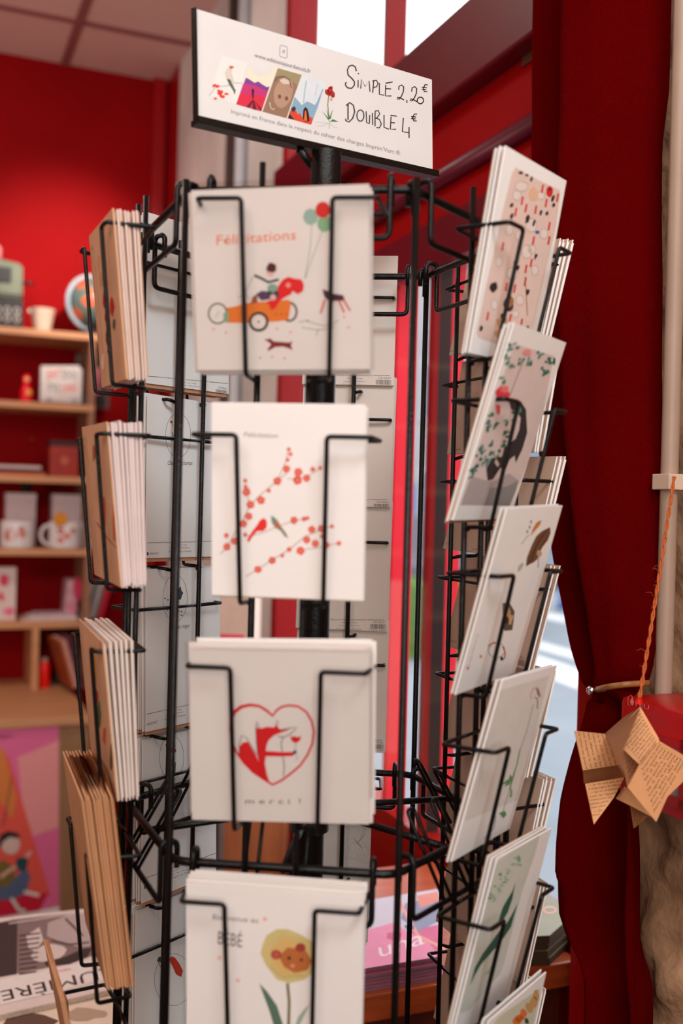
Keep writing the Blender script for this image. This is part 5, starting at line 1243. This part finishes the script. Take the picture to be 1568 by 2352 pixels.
    # landscape
    P.poly(b([(425,160),(690,150),(722,165),(552,625),(285,550)]), C(226,218,196), 0); P.blob(b([(556,178)])[0], 25, 15, C(214,213,212), 1)
    P.poly(b([(390,268),(430,290),(480,325),(520,310),(560,340),(610,370),(640,362),(552,625),(285,550)]), C(120,60,140), 2); P.poly(b([(362,330),(480,350),(620,420),(552,625),(285,550)]), C(186,50,110), 3); P.poly(b([(325,440),(460,450),(600,480),(552,625),(285,550)]), C(206,40,66), 4)
    P.poly(b([(448,392),(462,385),(474,398),(472,440),(468,492),(456,492),(450,440)]), C(40,20,40), 5); P.poly(b([(462,500),(390,580),(425,590),(460,530),(458,600),(500,612),(478,520),(540,620),(552,600)]), C(90,20,40), 5)
    # brown portrait upside down
    P.poly(b([(728,168),(980,240),(818,698),(565,630)]), C(142,112,90), 0); P.poly(b([(728,168),(980,240),(940,350),(850,300),(780,260),(700,260)]), C(150,136,100), 1)
    P.blob(b([(785,430)])[0], 21, 36, C(172,138,116), 2, .03, 18, .25); P.line(b([(690,310),(730,260),(790,255),(850,290),(870,380)]), 1.6, C(70,54,50), 3); P.blob(b([(800,310)])[0], 12, 6, C(206,190,176), 3, .1, 12, .3)
    P.blob(b([(745,470)])[0], 4, 5, C(110,80,64), 3); P.blob(b([(818,490)])[0], 4, 5, C(110,80,64), 3); P.line(b([(640,530),(650,590),(680,610),(692,590)]), 2, C(206,190,172), 3)
    # blue forest
    P.poly(b([(985,245),(1240,320),(1080,768),(832,698)]), C(206,214,220), 0); P.poly(b([(905,470),(980,560),(1040,520),(1120,560),(1190,450),(1150,580),(1080,768),(832,698)]), C(130,164,186), 1)
    P.line(b([(1030,300),(1010,420),(1000,540)]), 2.4, C(150,176,190), 1); P.line(b([(1150,330),(1120,460)]), 2, C(176,192,200), 1); P.line(b([(1205,390),(1150,520)]), 2.4, C(120,160,184), 2)
    P.poly(b([(850,640),(880,580),(910,600),(940,660),(960,640),(990,700),(1060,680),(1100,700),(1080,768),(832,698)]), C(206,70,46), 2); P.poly(b([(865,600),(900,570),(920,600),(890,640)]), C(40,50,50), 3); P.poly(b([(832,698),(850,650),(880,690),(900,715)]), C(30,30,36), 3)
    P.poly(b([(990,700),(996,610),(1016,580),(1040,600),(1056,660),(1060,730),(1020,740)]), C(30,20,26), 3); P.poly(b([(1005,700),(1014,620),(1024,620),(1032,690),(1036,730),(1008,724)]), C(230,110,40), 4)
    # red flower plant
    P.line(b([(1265,460),(1255,560),(1270,700)]), 2.4, C(110,136,100), 1)
    for x, y, r in ((1280,400,7),(1250,420,6),(1300,440,6),(1290,375,4),(1270,440,6),(1310,465,4)): P.blob(b([(x, y)])[0], r, r, C(172,48,44), 2, .25, 9)
    P.blob(b([(1292,500)])[0], 3, 4, C(222,140,126), 2)
    for q in ([(1265,700),(1195,620),(1275,740)], [(1262,700),(1240,600),(1280,710)], [(1268,700),(1310,600),(1285,715)], [(1272,740),(1310,708),(1372,738),(1300,736)]): P.poly(b(q), C(70,124,74), 1)
    P.line(b([(1272,745),(1200,780),(1140,780)]), 1, C(180,180,176), 1); P.line(b([(1272,745),(1330,800),(1355,800)]), 1, C(180,180,176), 1); P.line(b([(1272,750),(1270,810)]), 1.6, C(170,164,150), 1); P.line(b([(1260,750),(1110,740)]), .8, C(190,190,186), 1)
bm = bmesh.new(); ms = [mat('sign_card', (214, 213, 212), .5, .02, 20)]; box(bm, -WS/2, WS/2, -.0004, .0014, .0002, HS); artS(Print(bm, ms, MS, -.0004, -1))
obj('price_sign', bm, ms, MS, label='white price sign reading Simple 2,20 € and Double 4 € on top of the rack', cat='sign')

# ------------------------------------------------------------------ put every top-level origin at the base of its thing
bpy.context.view_layer.update()
users = {}
for o in COL.objects:
    if o.parent is None and o.type in ('EMPTY', 'MESH') and o.get('kind') != 'structure':
        pts = []
        def walk(q, M):
            if q.type == 'MESH' and len(q.data.vertices): pts.extend([M @ Vector(c) for c in q.bound_box])
            for c in q.children: walk(c, M @ c.matrix_basis)
        walk(o, Matrix())
        if not pts: continue
        lo = Vector([min(p[i] for p in pts) for i in range(3)]); hi = Vector([max(p[i] for p in pts) for i in range(3)])
        T = Vector(((lo.x + hi.x)/2, (lo.y + hi.y)/2, lo.z))
        if T.length < .02 or (o.type == 'MESH' and o.data.users > 1): continue
        if o.type == 'MESH': o.data.transform(Matrix.Translation(-T))
        o.matrix_world = o.matrix_world @ Matrix.Translation(T)
        for c in o.children: c.matrix_basis = Matrix.Translation(-T) @ c.matrix_basis
bpy.context.view_layer.update()
